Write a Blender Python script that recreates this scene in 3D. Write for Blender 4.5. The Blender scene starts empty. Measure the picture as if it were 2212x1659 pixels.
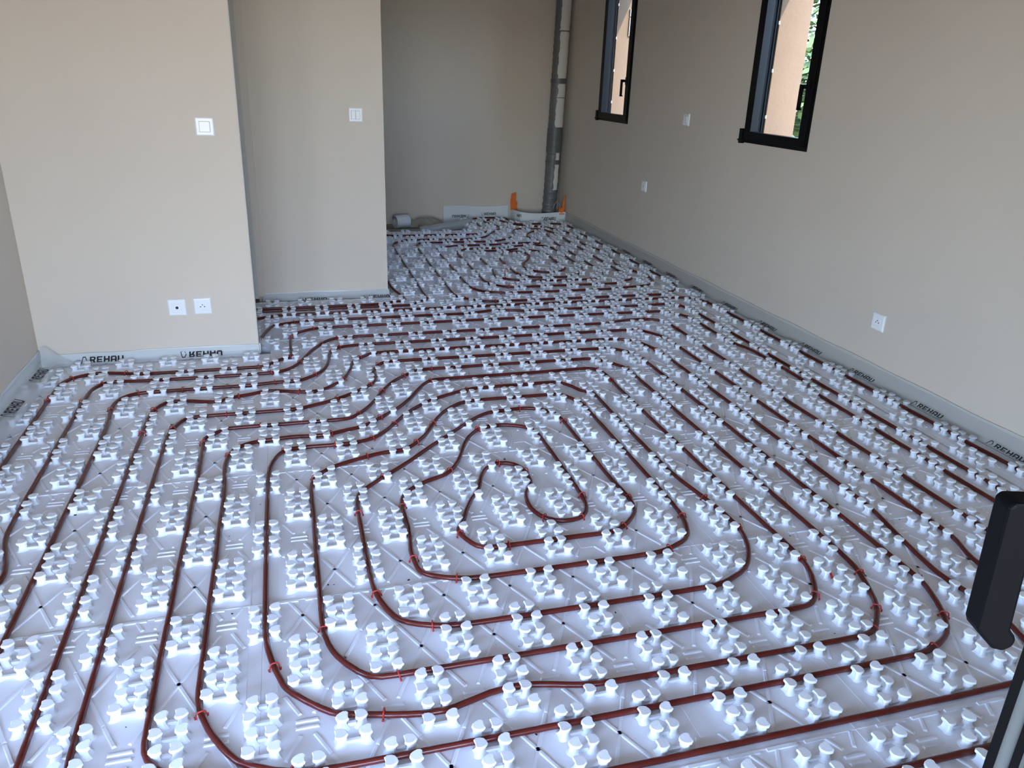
import bpy, bmesh, math, random
import numpy as np
from mathutils import Matrix, Vector
random.seed(7)
rng = np.random.default_rng(7)
U = 0.2                      # one lattice step of the studded panels, in metres
S = bpy.context.scene
COL = S.collection

# ------------------------------------------------------------------ camera
cam = bpy.data.cameras.new('camera'); cam_o = bpy.data.objects.new('camera', cam); COL.objects.link(cam_o)
cam.sensor_fit = 'HORIZONTAL'; cam.sensor_width = 36.0; cam.lens = 36.0 * 1673.02 / 2212.0
cam.clip_start = 0.02; cam.clip_end = 200
RC = ((0.9625, -0.2692, 0.0331), (-0.0694, -0.3621, -0.9296), (0.2623, 0.8924, -0.3672))
r_, d_, f_ = [Vector(a) for a in RC]
f_.normalize(); r_ = (r_ - f_ * r_.dot(f_)).normalized(); up_ = r_.cross(f_)
M = Matrix(((r_.x, up_.x, -f_.x), (r_.y, up_.y, -f_.y), (r_.z, up_.z, -f_.z))).to_4x4()
M.translation = Vector((-1.3001, -12.2566, 7.0751)) * U
cam_o.matrix_world = M
S.camera = cam_o

# ------------------------------------------------------------------ world, sun, exposure
w = bpy.data.worlds.new('sky'); S.world = w; w.use_nodes = True
nt = w.node_tree; bg = nt.nodes['Background']
sky = nt.nodes.new('ShaderNodeTexSky'); sky.sky_type = 'NISHITA'; sky.sun_disc = False
sky.sun_elevation = math.radians(58); sky.sun_rotation = math.radians(190); sky.altitude = 100; sky.air_density = 1.0; sky.dust_density = 1.2
tint = nt.nodes.new('ShaderNodeMix'); tint.data_type = 'RGBA'; tint.blend_type = 'MULTIPLY'; tint.inputs[0].default_value = 1.0; tint.inputs[7].default_value = (0.885, 0.97, 1.135, 1)
nt.links.new(sky.outputs[0], tint.inputs[6]); nt.links.new(tint.outputs[2], bg.inputs[0]); bg.inputs[1].default_value = 0.40
sun = bpy.data.lights.new('sun', 'SUN'); sun.energy = 1.3; sun.angle = math.radians(0.6); sun.color = (1.0, 0.93, 0.82)
sun_o = bpy.data.objects.new('sun', sun); COL.objects.link(sun_o)
sun_o.rotation_euler = Vector((0.38, -1.0, 0.92)).to_track_quat('Z', 'Y').to_euler()
# the open glazed front behind the camera is where the daylight comes in: a portal only guides sampling of the sky
pl = bpy.data.lights.new('front_opening_portal', 'AREA'); pl.shape = 'RECTANGLE'; pl.size = 9.9 * U; pl.size_y = 11.0 * U
pl.cycles.is_portal = True
pl_o = bpy.data.objects.new('front_opening_portal', pl); COL.objects.link(pl_o)
pl2 = bpy.data.lights.new('added_side_opening_portal', 'AREA'); pl2.shape = 'RECTANGLE'; pl2.size = 7.0 * U; pl2.size_y = 11.0 * U; pl2.cycles.is_portal = True  # samples the sky through the opening added in the left wall
pl2_o = bpy.data.objects.new('added_side_opening_portal', pl2); COL.objects.link(pl2_o)
pl2_o.location = (-7.6 * U, -8.5 * U, 5.3 * U); pl2_o.rotation_euler = Vector((-1, 0, 0)).to_track_quat('Z', 'Y').to_euler()
pl_o.location = (-1.75 * U, -13.7 * U, 5.3 * U); pl_o.rotation_euler = Vector((0, -1, 0)).to_track_quat('Z', 'Y').to_euler()
VS = S.view_settings; VS.view_transform = 'Standard'; VS.look = 'None'; VS.gamma = 1.0; VS.use_curve_mapping = False
VS.exposure = 2.88

# ------------------------------------------------------------------ materials
def mat(name, col, rough=0.6, spec=0.4, metal=0.0, bump=0.0, bscale=60.0, var=0.0, vscale=3.0, coat=0.0):
    m = bpy.data.materials.new(name); m.use_nodes = True; n = m.node_tree; b = n.nodes['Principled BSDF']
    b.inputs['Base Color'].default_value = (*col, 1); b.inputs['Roughness'].default_value = rough
    b.inputs['Specular IOR Level'].default_value = spec; b.inputs['Metallic'].default_value = metal
    b.inputs['Coat Weight'].default_value = coat
    if bump or var:
        tc = n.nodes.new('ShaderNodeTexCoord')
    if var:
        nz = n.nodes.new('ShaderNodeTexNoise'); nz.inputs['Scale'].default_value = vscale; nz.inputs['Detail'].default_value = 6
        mx = n.nodes.new('ShaderNodeMix'); mx.data_type = 'RGBA'
        mx.inputs[6].default_value = (*[c * (1 - var) for c in col], 1); mx.inputs[7].default_value = (*[min(1, c * (1 + var)) for c in col], 1)
        n.links.new(tc.outputs['Object'], nz.inputs['Vector']); n.links.new(nz.outputs['Fac'], mx.inputs[0]); n.links.new(mx.outputs[2], b.inputs['Base Color'])
    if bump:
        nb = n.nodes.new('ShaderNodeTexNoise'); nb.inputs['Scale'].default_value = bscale; nb.inputs['Detail'].default_value = 4
        bp = n.nodes.new('ShaderNodeBump'); bp.inputs['Strength'].default_value = bump; bp.inputs['Distance'].default_value = 0.002
        n.links.new(tc.outputs['Object'], nb.inputs['Vector']); n.links.new(nb.outputs['Fac'], bp.inputs['Height']); n.links.new(bp.outputs[0], b.inputs['Normal'])
    return m

def film_mat(name, col, alpha, rough):
    m = bpy.data.materials.new(name); m.use_nodes = True; n = m.node_tree; b = n.nodes['Principled BSDF']
    b.inputs['Base Color'].default_value = (*col, 1); b.inputs['Roughness'].default_value = rough; b.inputs['Alpha'].default_value = alpha
    b.inputs['Specular IOR Level'].default_value = 0.6
    tc = n.nodes.new('ShaderNodeTexCoord'); nb = n.nodes.new('ShaderNodeTexNoise'); nb.inputs['Scale'].default_value = 22; nb.inputs['Detail'].default_value = 3
    bp = n.nodes.new('ShaderNodeBump'); bp.inputs['Strength'].default_value = 0.35; bp.inputs['Distance'].default_value = 0.006
    n.links.new(tc.outputs['Object'], nb.inputs['Vector']); n.links.new(nb.outputs['Fac'], bp.inputs['Height']); n.links.new(bp.outputs[0], b.inputs['Normal'])
    return m

M_WALL = mat('skimmed_plaster', (0.61, 0.53, 0.445), 0.9, 0.2, bump=0.12, bscale=90, var=0.045, vscale=1.6)
M_WALLE = mat('plaster_edge', (0.53, 0.50, 0.46), 0.9, 0.2, bump=0.3, bscale=40, var=0.06, vscale=9)
M_CEIL = mat('ceiling_plaster', (0.66, 0.58, 0.50), 0.95, 0.1)
M_SCREED = mat('subfloor_screed', (0.30, 0.25, 0.19), 0.85, 0.3, bump=0.3, bscale=30, var=0.15, vscale=5)
M_FOAM = mat('white_foam_skin', (0.80, 0.80, 0.83), 0.42, 0.35, bump=0.10, bscale=160)
M_NUB = mat('white_foam_stud', (0.83, 0.83, 0.85), 0.45, 0.35, bump=0.25, bscale=120)
M_CLIP = mat('red_plastic', (0.42, 0.018, 0.012), 0.3, 0.5)
M_FILM = film_mat('clear_polythene', (0.66, 0.69, 0.70), 0.45, 0.24)
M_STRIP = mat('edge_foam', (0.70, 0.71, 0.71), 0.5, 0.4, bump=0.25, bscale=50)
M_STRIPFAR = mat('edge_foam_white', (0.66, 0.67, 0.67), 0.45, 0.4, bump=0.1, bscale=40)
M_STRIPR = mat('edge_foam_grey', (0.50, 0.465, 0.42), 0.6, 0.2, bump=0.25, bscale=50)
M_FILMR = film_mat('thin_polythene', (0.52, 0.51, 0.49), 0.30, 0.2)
M_FILMP = film_mat('wrinkled_polythene', (0.72, 0.75, 0.76), 0.62, 0.12)
M_INK = mat('black_ink', (0.012, 0.012, 0.014), 0.5, 0.3)
M_FRAME = mat('black_aluminium', (0.0035, 0.0035, 0.0045), 0.42, 0.16)
M_NAVY = mat('anthracite_reveal', (0.006, 0.0075, 0.010), 0.55, 0.12)
M_RENDER = mat('peach_render', (0.19, 0.125, 0.083), 0.95, 0.1, bump=0.8, bscale=55, var=0.07, vscale=10)
M_PLATE = mat('white_switch_plastic', (0.80, 0.81, 0.82), 0.16, 0.5)
M_HOLE = mat('dark_hole', (0.01, 0.01, 0.012), 0.6, 0.3)
M_PIN = mat('brass_pin', (0.55, 0.45, 0.3), 0.3, 0.5, metal=1.0)
M_ORANGE = mat('orange_plastic', (0.75, 0.16, 0.02), 0.4, 0.4)
M_ALU = mat('foil_duct', (0.15, 0.15, 0.148), 0.55, 0.5, metal=0.25, bump=0.9, bscale=70, var=0.75, vscale=110)
M_TAPE = mat('grey_tape', (0.11, 0.112, 0.115), 0.45, 0.4)
M_PAINT = mat('plaster_smear', (0.62, 0.60, 0.55), 0.9, 0.1, var=0.05, vscale=20)
M_ROLL = mat('foam_roll', (0.70, 0.71, 0.71), 0.5, 0.3)
M_BAG = film_mat('brown_polythene', (0.42, 0.37, 0.29), 0.72, 0.25)
M_SHEET = film_mat('grey_film_sheet', (0.44, 0.45, 0.44), 0.85, 0.3)
M_DOOR = mat('black_door_lacquer', (0.003, 0.003, 0.0035), 0.5, 0.06)
M_GAP = mat('shadow_gap_plastic', (0.45, 0.46, 0.47), 0.5, 0.3)
M_GREYSEAL = mat('grey_gasket', (0.085, 0.09, 0.088), 0.6, 0.3, bump=0.3, bscale=200)
M_OVERHANG = mat('overhang_grey', (0.30, 0.31, 0.33), 0.9, 0.1)  # neutral grey for the added overhangs, keeps warm bounce down
M_TERR = mat('terrace_paving', (0.46, 0.38, 0.29), 0.9, 0.2, var=0.1, vscale=2)
M_GRASS = mat('garden_ground', (0.06, 0.075, 0.03), 0.9, 0.1, var=0.3, vscale=3)
M_LEAF = mat('leaf_green', (0.075, 0.105, 0.032), 0.6, 0.3, var=0.3, vscale=2)
M_BARK = mat('bark', (0.16, 0.11, 0.07), 0.9, 0.1, bump=0.6, bscale=30)
M_GRIT = mat('dark_grit', (0.03, 0.03, 0.028), 0.9, 0.2)
M_CABLE = mat('grey_cable', (0.35, 0.36, 0.36), 0.5, 0.3)
M_METALBOX = mat('grey_metal_box', (0.35, 0.36, 0.36), 0.5, 0.4)

def glass_mat():
    m = bpy.data.materials.new('window_glass'); m.use_nodes = True; n = m.node_tree
    n.nodes.remove(n.nodes['Principled BSDF'])
    t = n.nodes.new('ShaderNodeBsdfTransparent'); t.inputs[0].default_value = (0.96, 0.98, 0.97, 1)
    g = n.nodes.new('ShaderNodeBsdfGlossy'); g.inputs['Roughness'].default_value = 0.02
    fr_ = n.nodes.new('ShaderNodeFresnel'); fr_.inputs[0].default_value = 1.45
    ge = n.nodes.new('ShaderNodeNewGeometry'); fr = n.nodes.new('ShaderNodeMath'); fr.operation = 'MULTIPLY'; iv = n.nodes.new('ShaderNodeMath'); iv.operation = 'SUBTRACT'; iv.inputs[0].default_value = 1.0
    n.links.new(ge.outputs['Backfacing'], iv.inputs[1]); n.links.new(fr_.outputs[0], fr.inputs[0]); n.links.new(iv.outputs[0], fr.inputs[1])
    mx = n.nodes.new('ShaderNodeMixShader')
    n.links.new(fr.outputs[0], mx.inputs[0]); n.links.new(t.outputs[0], mx.inputs[1]); n.links.new(g.outputs[0], mx.inputs[2])
    n.links.new(mx.outputs[0], n.nodes['Material Output'].inputs[0]); return m
M_GLASS = glass_mat()

def pipe_mat():
    m = bpy.data.materials.new('red_brown_pipe'); m.use_nodes = True; n = m.node_tree; b = n.nodes['Principled BSDF']
    b.inputs['Roughness'].default_value = 0.24; b.inputs['Specular IOR Level'].default_value = 0.4
    uv = n.nodes.new('ShaderNodeUVMap'); sp = n.nodes.new('ShaderNodeSeparateXYZ'); n.links.new(uv.outputs[0], sp.inputs[0])
    def math_(op, a, bb=None):
        k = n.nodes.new('ShaderNodeMath'); k.operation = op
        for i, v in ((0, a), (1, bb)):
            if v is None: continue
            if isinstance(v, (int, float)): k.inputs[i].default_value = v
            else: n.links.new(v, k.inputs[i])
        return k.outputs[0]
    # fine illegible printed line along the pipe: dashes of ink in a narrow band of the girth
    cb = n.nodes.new('ShaderNodeCombineXYZ'); n.links.new(math_('MULTIPLY', sp.outputs[0], 260.0), cb.inputs[0]); n.links.new(math_('MULTIPLY', sp.outputs[1], 60.0), cb.inputs[1])
    nz = n.nodes.new('ShaderNodeTexNoise'); nz.inputs['Scale'].default_value = 1.0; nz.inputs['Detail'].default_value = 1; n.links.new(cb.outputs[0], nz.inputs['Vector'])
    cb2 = n.nodes.new('ShaderNodeCombineXYZ'); n.links.new(math_('MULTIPLY', sp.outputs[0], 3.2), cb2.inputs[0])
    nz2 = n.nodes.new('ShaderNodeTexNoise'); nz2.inputs['Scale'].default_value = 1.0; n.links.new(cb2.outputs[0], nz2.inputs['Vector'])
    band = math_('MULTIPLY', math_('GREATER_THAN', sp.outputs[1], 0.60), math_('LESS_THAN', sp.outputs[1], 0.68))
    ink = math_('MULTIPLY', math_('MULTIPLY', math_('GREATER_THAN', nz.outputs['Fac'], 0.5), band), math_('GREATER_THAN', nz2.outputs['Fac'], 0.47))
    mx = n.nodes.new('ShaderNodeMix'); mx.data_type = 'RGBA'; mx.inputs[6].default_value = (0.108, 0.014, 0.009, 1); mx.inputs[7].default_value = (0.03, 0.010, 0.008, 1)
    n.links.new(math_('MULTIPLY', ink, 0.8), mx.inputs[0]); n.links.new(mx.outputs[2], b.inputs['Base Color'])
    return m
M_PIPE = pipe_mat()

# ------------------------------------------------------------------ helpers (all coordinates in lattice units U)
class MB:
    """collects faces; build() links them as one mesh object"""
    def __init__(s): s.v = []; s.f = []; s.uv = None
    def add(s, vs, fs):
        o = len(s.v); s.v.extend([tuple(a) for a in vs]); s.f.extend([tuple(i + o for i in q) for q in fs]); return s
    def box(s, x0, x1, y0, y1, z0, z1):
        return s.add([(x0, y0, z0), (x1, y0, z0), (x1, y1, z0), (x0, y1, z0), (x0, y0, z1), (x1, y0, z1), (x1, y1, z1), (x0, y1, z1)],
                     [(0, 3, 2, 1), (4, 5, 6, 7), (0, 1, 5, 4), (1, 2, 6, 5), (2, 3, 7, 6), (3, 0, 4, 7)])
    def obox(s, c, ax, ay, az):
        """box from centre and three half-axis vectors"""
        c, ax, ay, az = map(Vector, (c, ax, ay, az)); vs = []
        for k in (-1, 1):
            for a, b in ((-1, -1), (1, -1), (1, 1), (-1, 1)): vs.append(c + ax * a + ay * b + az * k)
        return s.add(vs, [(0, 3, 2, 1), (4, 5, 6, 7), (0, 1, 5, 4), (1, 2, 6, 5), (2, 3, 7, 6), (3, 0, 4, 7)])
    def prism(s, poly, fn0, fn1):
        """poly of 2-D points, fn0 / fn1 map them to the two end faces"""
        n = len(poly); vs = [fn0(*p) for p in poly] + [fn1(*p) for p in poly]
        return s.add(vs, [tuple(range(n - 1, -1, -1)), tuple(range(n, 2 * n))] + [(i, (i + 1) % n, n + (i + 1) % n, n + i) for i in range(n)])
    def tube(s, pts, r, seg=8, cap=True, closed=False):
        pts = [Vector(p) for p in pts]; n = len(pts); prev = None; vs = []
        for i, p in enumerate(pts):
            t = (pts[min(i + 1, n - 1)] - pts[max(i - 1, 0)]).normalized()
            a = t.cross(Vector((0, 0, 1)))
            if a.length < 0.3: a = prev if prev else Vector((1, 0, 0))
            a = (a - t * a.dot(t)).normalized(); prev = a; b = a.cross(t)
            rr = r[i] if hasattr(r, '__len__') else r
            vs += [p + a * (rr * math.cos(2 * math.pi * k / seg)) + b * (rr * math.sin(2 * math.pi * k / seg)) for k in range(seg)]
        fs = [(i * seg + k, i * seg + (k + 1) % seg, (i + 1) * seg + (k + 1) % seg, (i + 1) * seg + k) for i in range(n - 1) for k in range(seg)]
        if cap: fs += [tuple(range(seg - 1, -1, -1)), tuple(range((n - 1) * seg, n * seg))]
        return s.add(vs, fs)
    def lathe(s, c, ax, prof, seg=24):
        """profile of (along axis, radius) turned about an axis through c"""
        c = Vector(c); ax = Vector(ax).normalized(); a = ax.cross(Vector((0, 0, 1)))
        if a.length < .1: a = ax.cross(Vector((1, 0, 0)))
        a.normalize(); b = ax.cross(a); n = len(prof)
        vs = [c + ax * d + a * (r * math.cos(2 * math.pi * k / seg)) + b * (r * math.sin(2 * math.pi * k / seg)) for d, r in prof for k in range(seg)]
        fs = [(i * seg + k, i * seg + (k + 1) % seg, (i + 1) * seg + (k + 1) % seg, (i + 1) * seg + k) for i in range(n - 1) for k in range(seg)]
        return s.add(vs, fs + [tuple(range(seg - 1, -1, -1)), tuple(range((n - 1) * seg, n * seg))])
    def grid(s, fn, nu, nv):
        vs = [fn(i / nu, j / nv) for i in range(nu + 1) for j in range(nv + 1)]
        return s.add(vs, [(i * (nv + 1) + j, (i + 1) * (nv + 1) + j, (i + 1) * (nv + 1) + j + 1, i * (nv + 1) + j + 1) for i in range(nu) for j in range(nv)])
    def build(s, name, m, parent=None, org=(0, 0, 0), smooth=False, bevel=0.0, fix=True):
        me = bpy.data.meshes.new(name)
        me.from_pydata([((a[0] - org[0]) * U, (a[1] - org[1]) * U, (a[2] - org[2]) * U) for a in s.v], [], s.f)
        if bevel or fix:
            b = bmesh.new(); b.from_mesh(me)
            if fix: bmesh.ops.recalc_face_normals(b, faces=b.faces)
            if bevel:
                ed = [e for e in b.edges if len(e.link_faces) == 2 and e.calc_face_angle(0) > 0.6]
                bmesh.ops.bevel(b, geom=ed, offset=bevel * U, segments=2, affect='EDGES', profile=0.5)
            b.to_mesh(me); b.free()
        if smooth:
            me.polygons.foreach_set('use_smooth', [True] * len(me.polygons))
        me.materials.append(m); me.update()
        o = bpy.data.objects.new(name, me); COL.objects.link(o)
        if parent is not None: o.parent = parent
        else: o.location = [c * U for c in org]
        return o

def tag(o, label, cat, group=None):
    o['label'] = label; o['category'] = cat
    if group: o['group'] = group
    return o
def empty(name, org, rz=0.0):
    o = bpy.data.objects.new(name, None); o.empty_display_size = 0.05; COL.objects.link(o); o.location = [c * U for c in org]; o.rotation_euler = (0, 0, rz); return o
def struct(o): o['kind'] = 'structure'; return o
ORD = ['first', 'second', 'third', 'fourth', 'fifth', 'sixth', 'seventh', 'eighth', 'ninth', 'tenth', 'eleventh', 'twelfth', 'thirteenth', 'fourteenth', 'fifteenth', 'sixteenth', 'seventeenth', 'eighteenth', 'nineteenth', 'twentieth', 'twenty-first', 'twenty-second', 'twenty-third', 'twenty-fourth', 'twenty-fifth', 'twenty-sixth', 'twenty-seventh', 'twenty-eighth', 'twenty-ninth', 'thirtieth']
CAMP = np.array((-1.3001, -12.2566, 7.0751)); RCN = np.array(RC)
def depth_px(p):
    """distance along the view axis and pixel position of a point, used only to decide how finely far studs are split into objects"""
    d = RCN @ (np.array(p, float) - CAMP)
    if d[2] < 0.1: return -1, 0, 0
    return d[2], 1106 + 1673.02 * d[0] / d[2], 829.5 + 1673.02 * d[1] / d[2]

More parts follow.
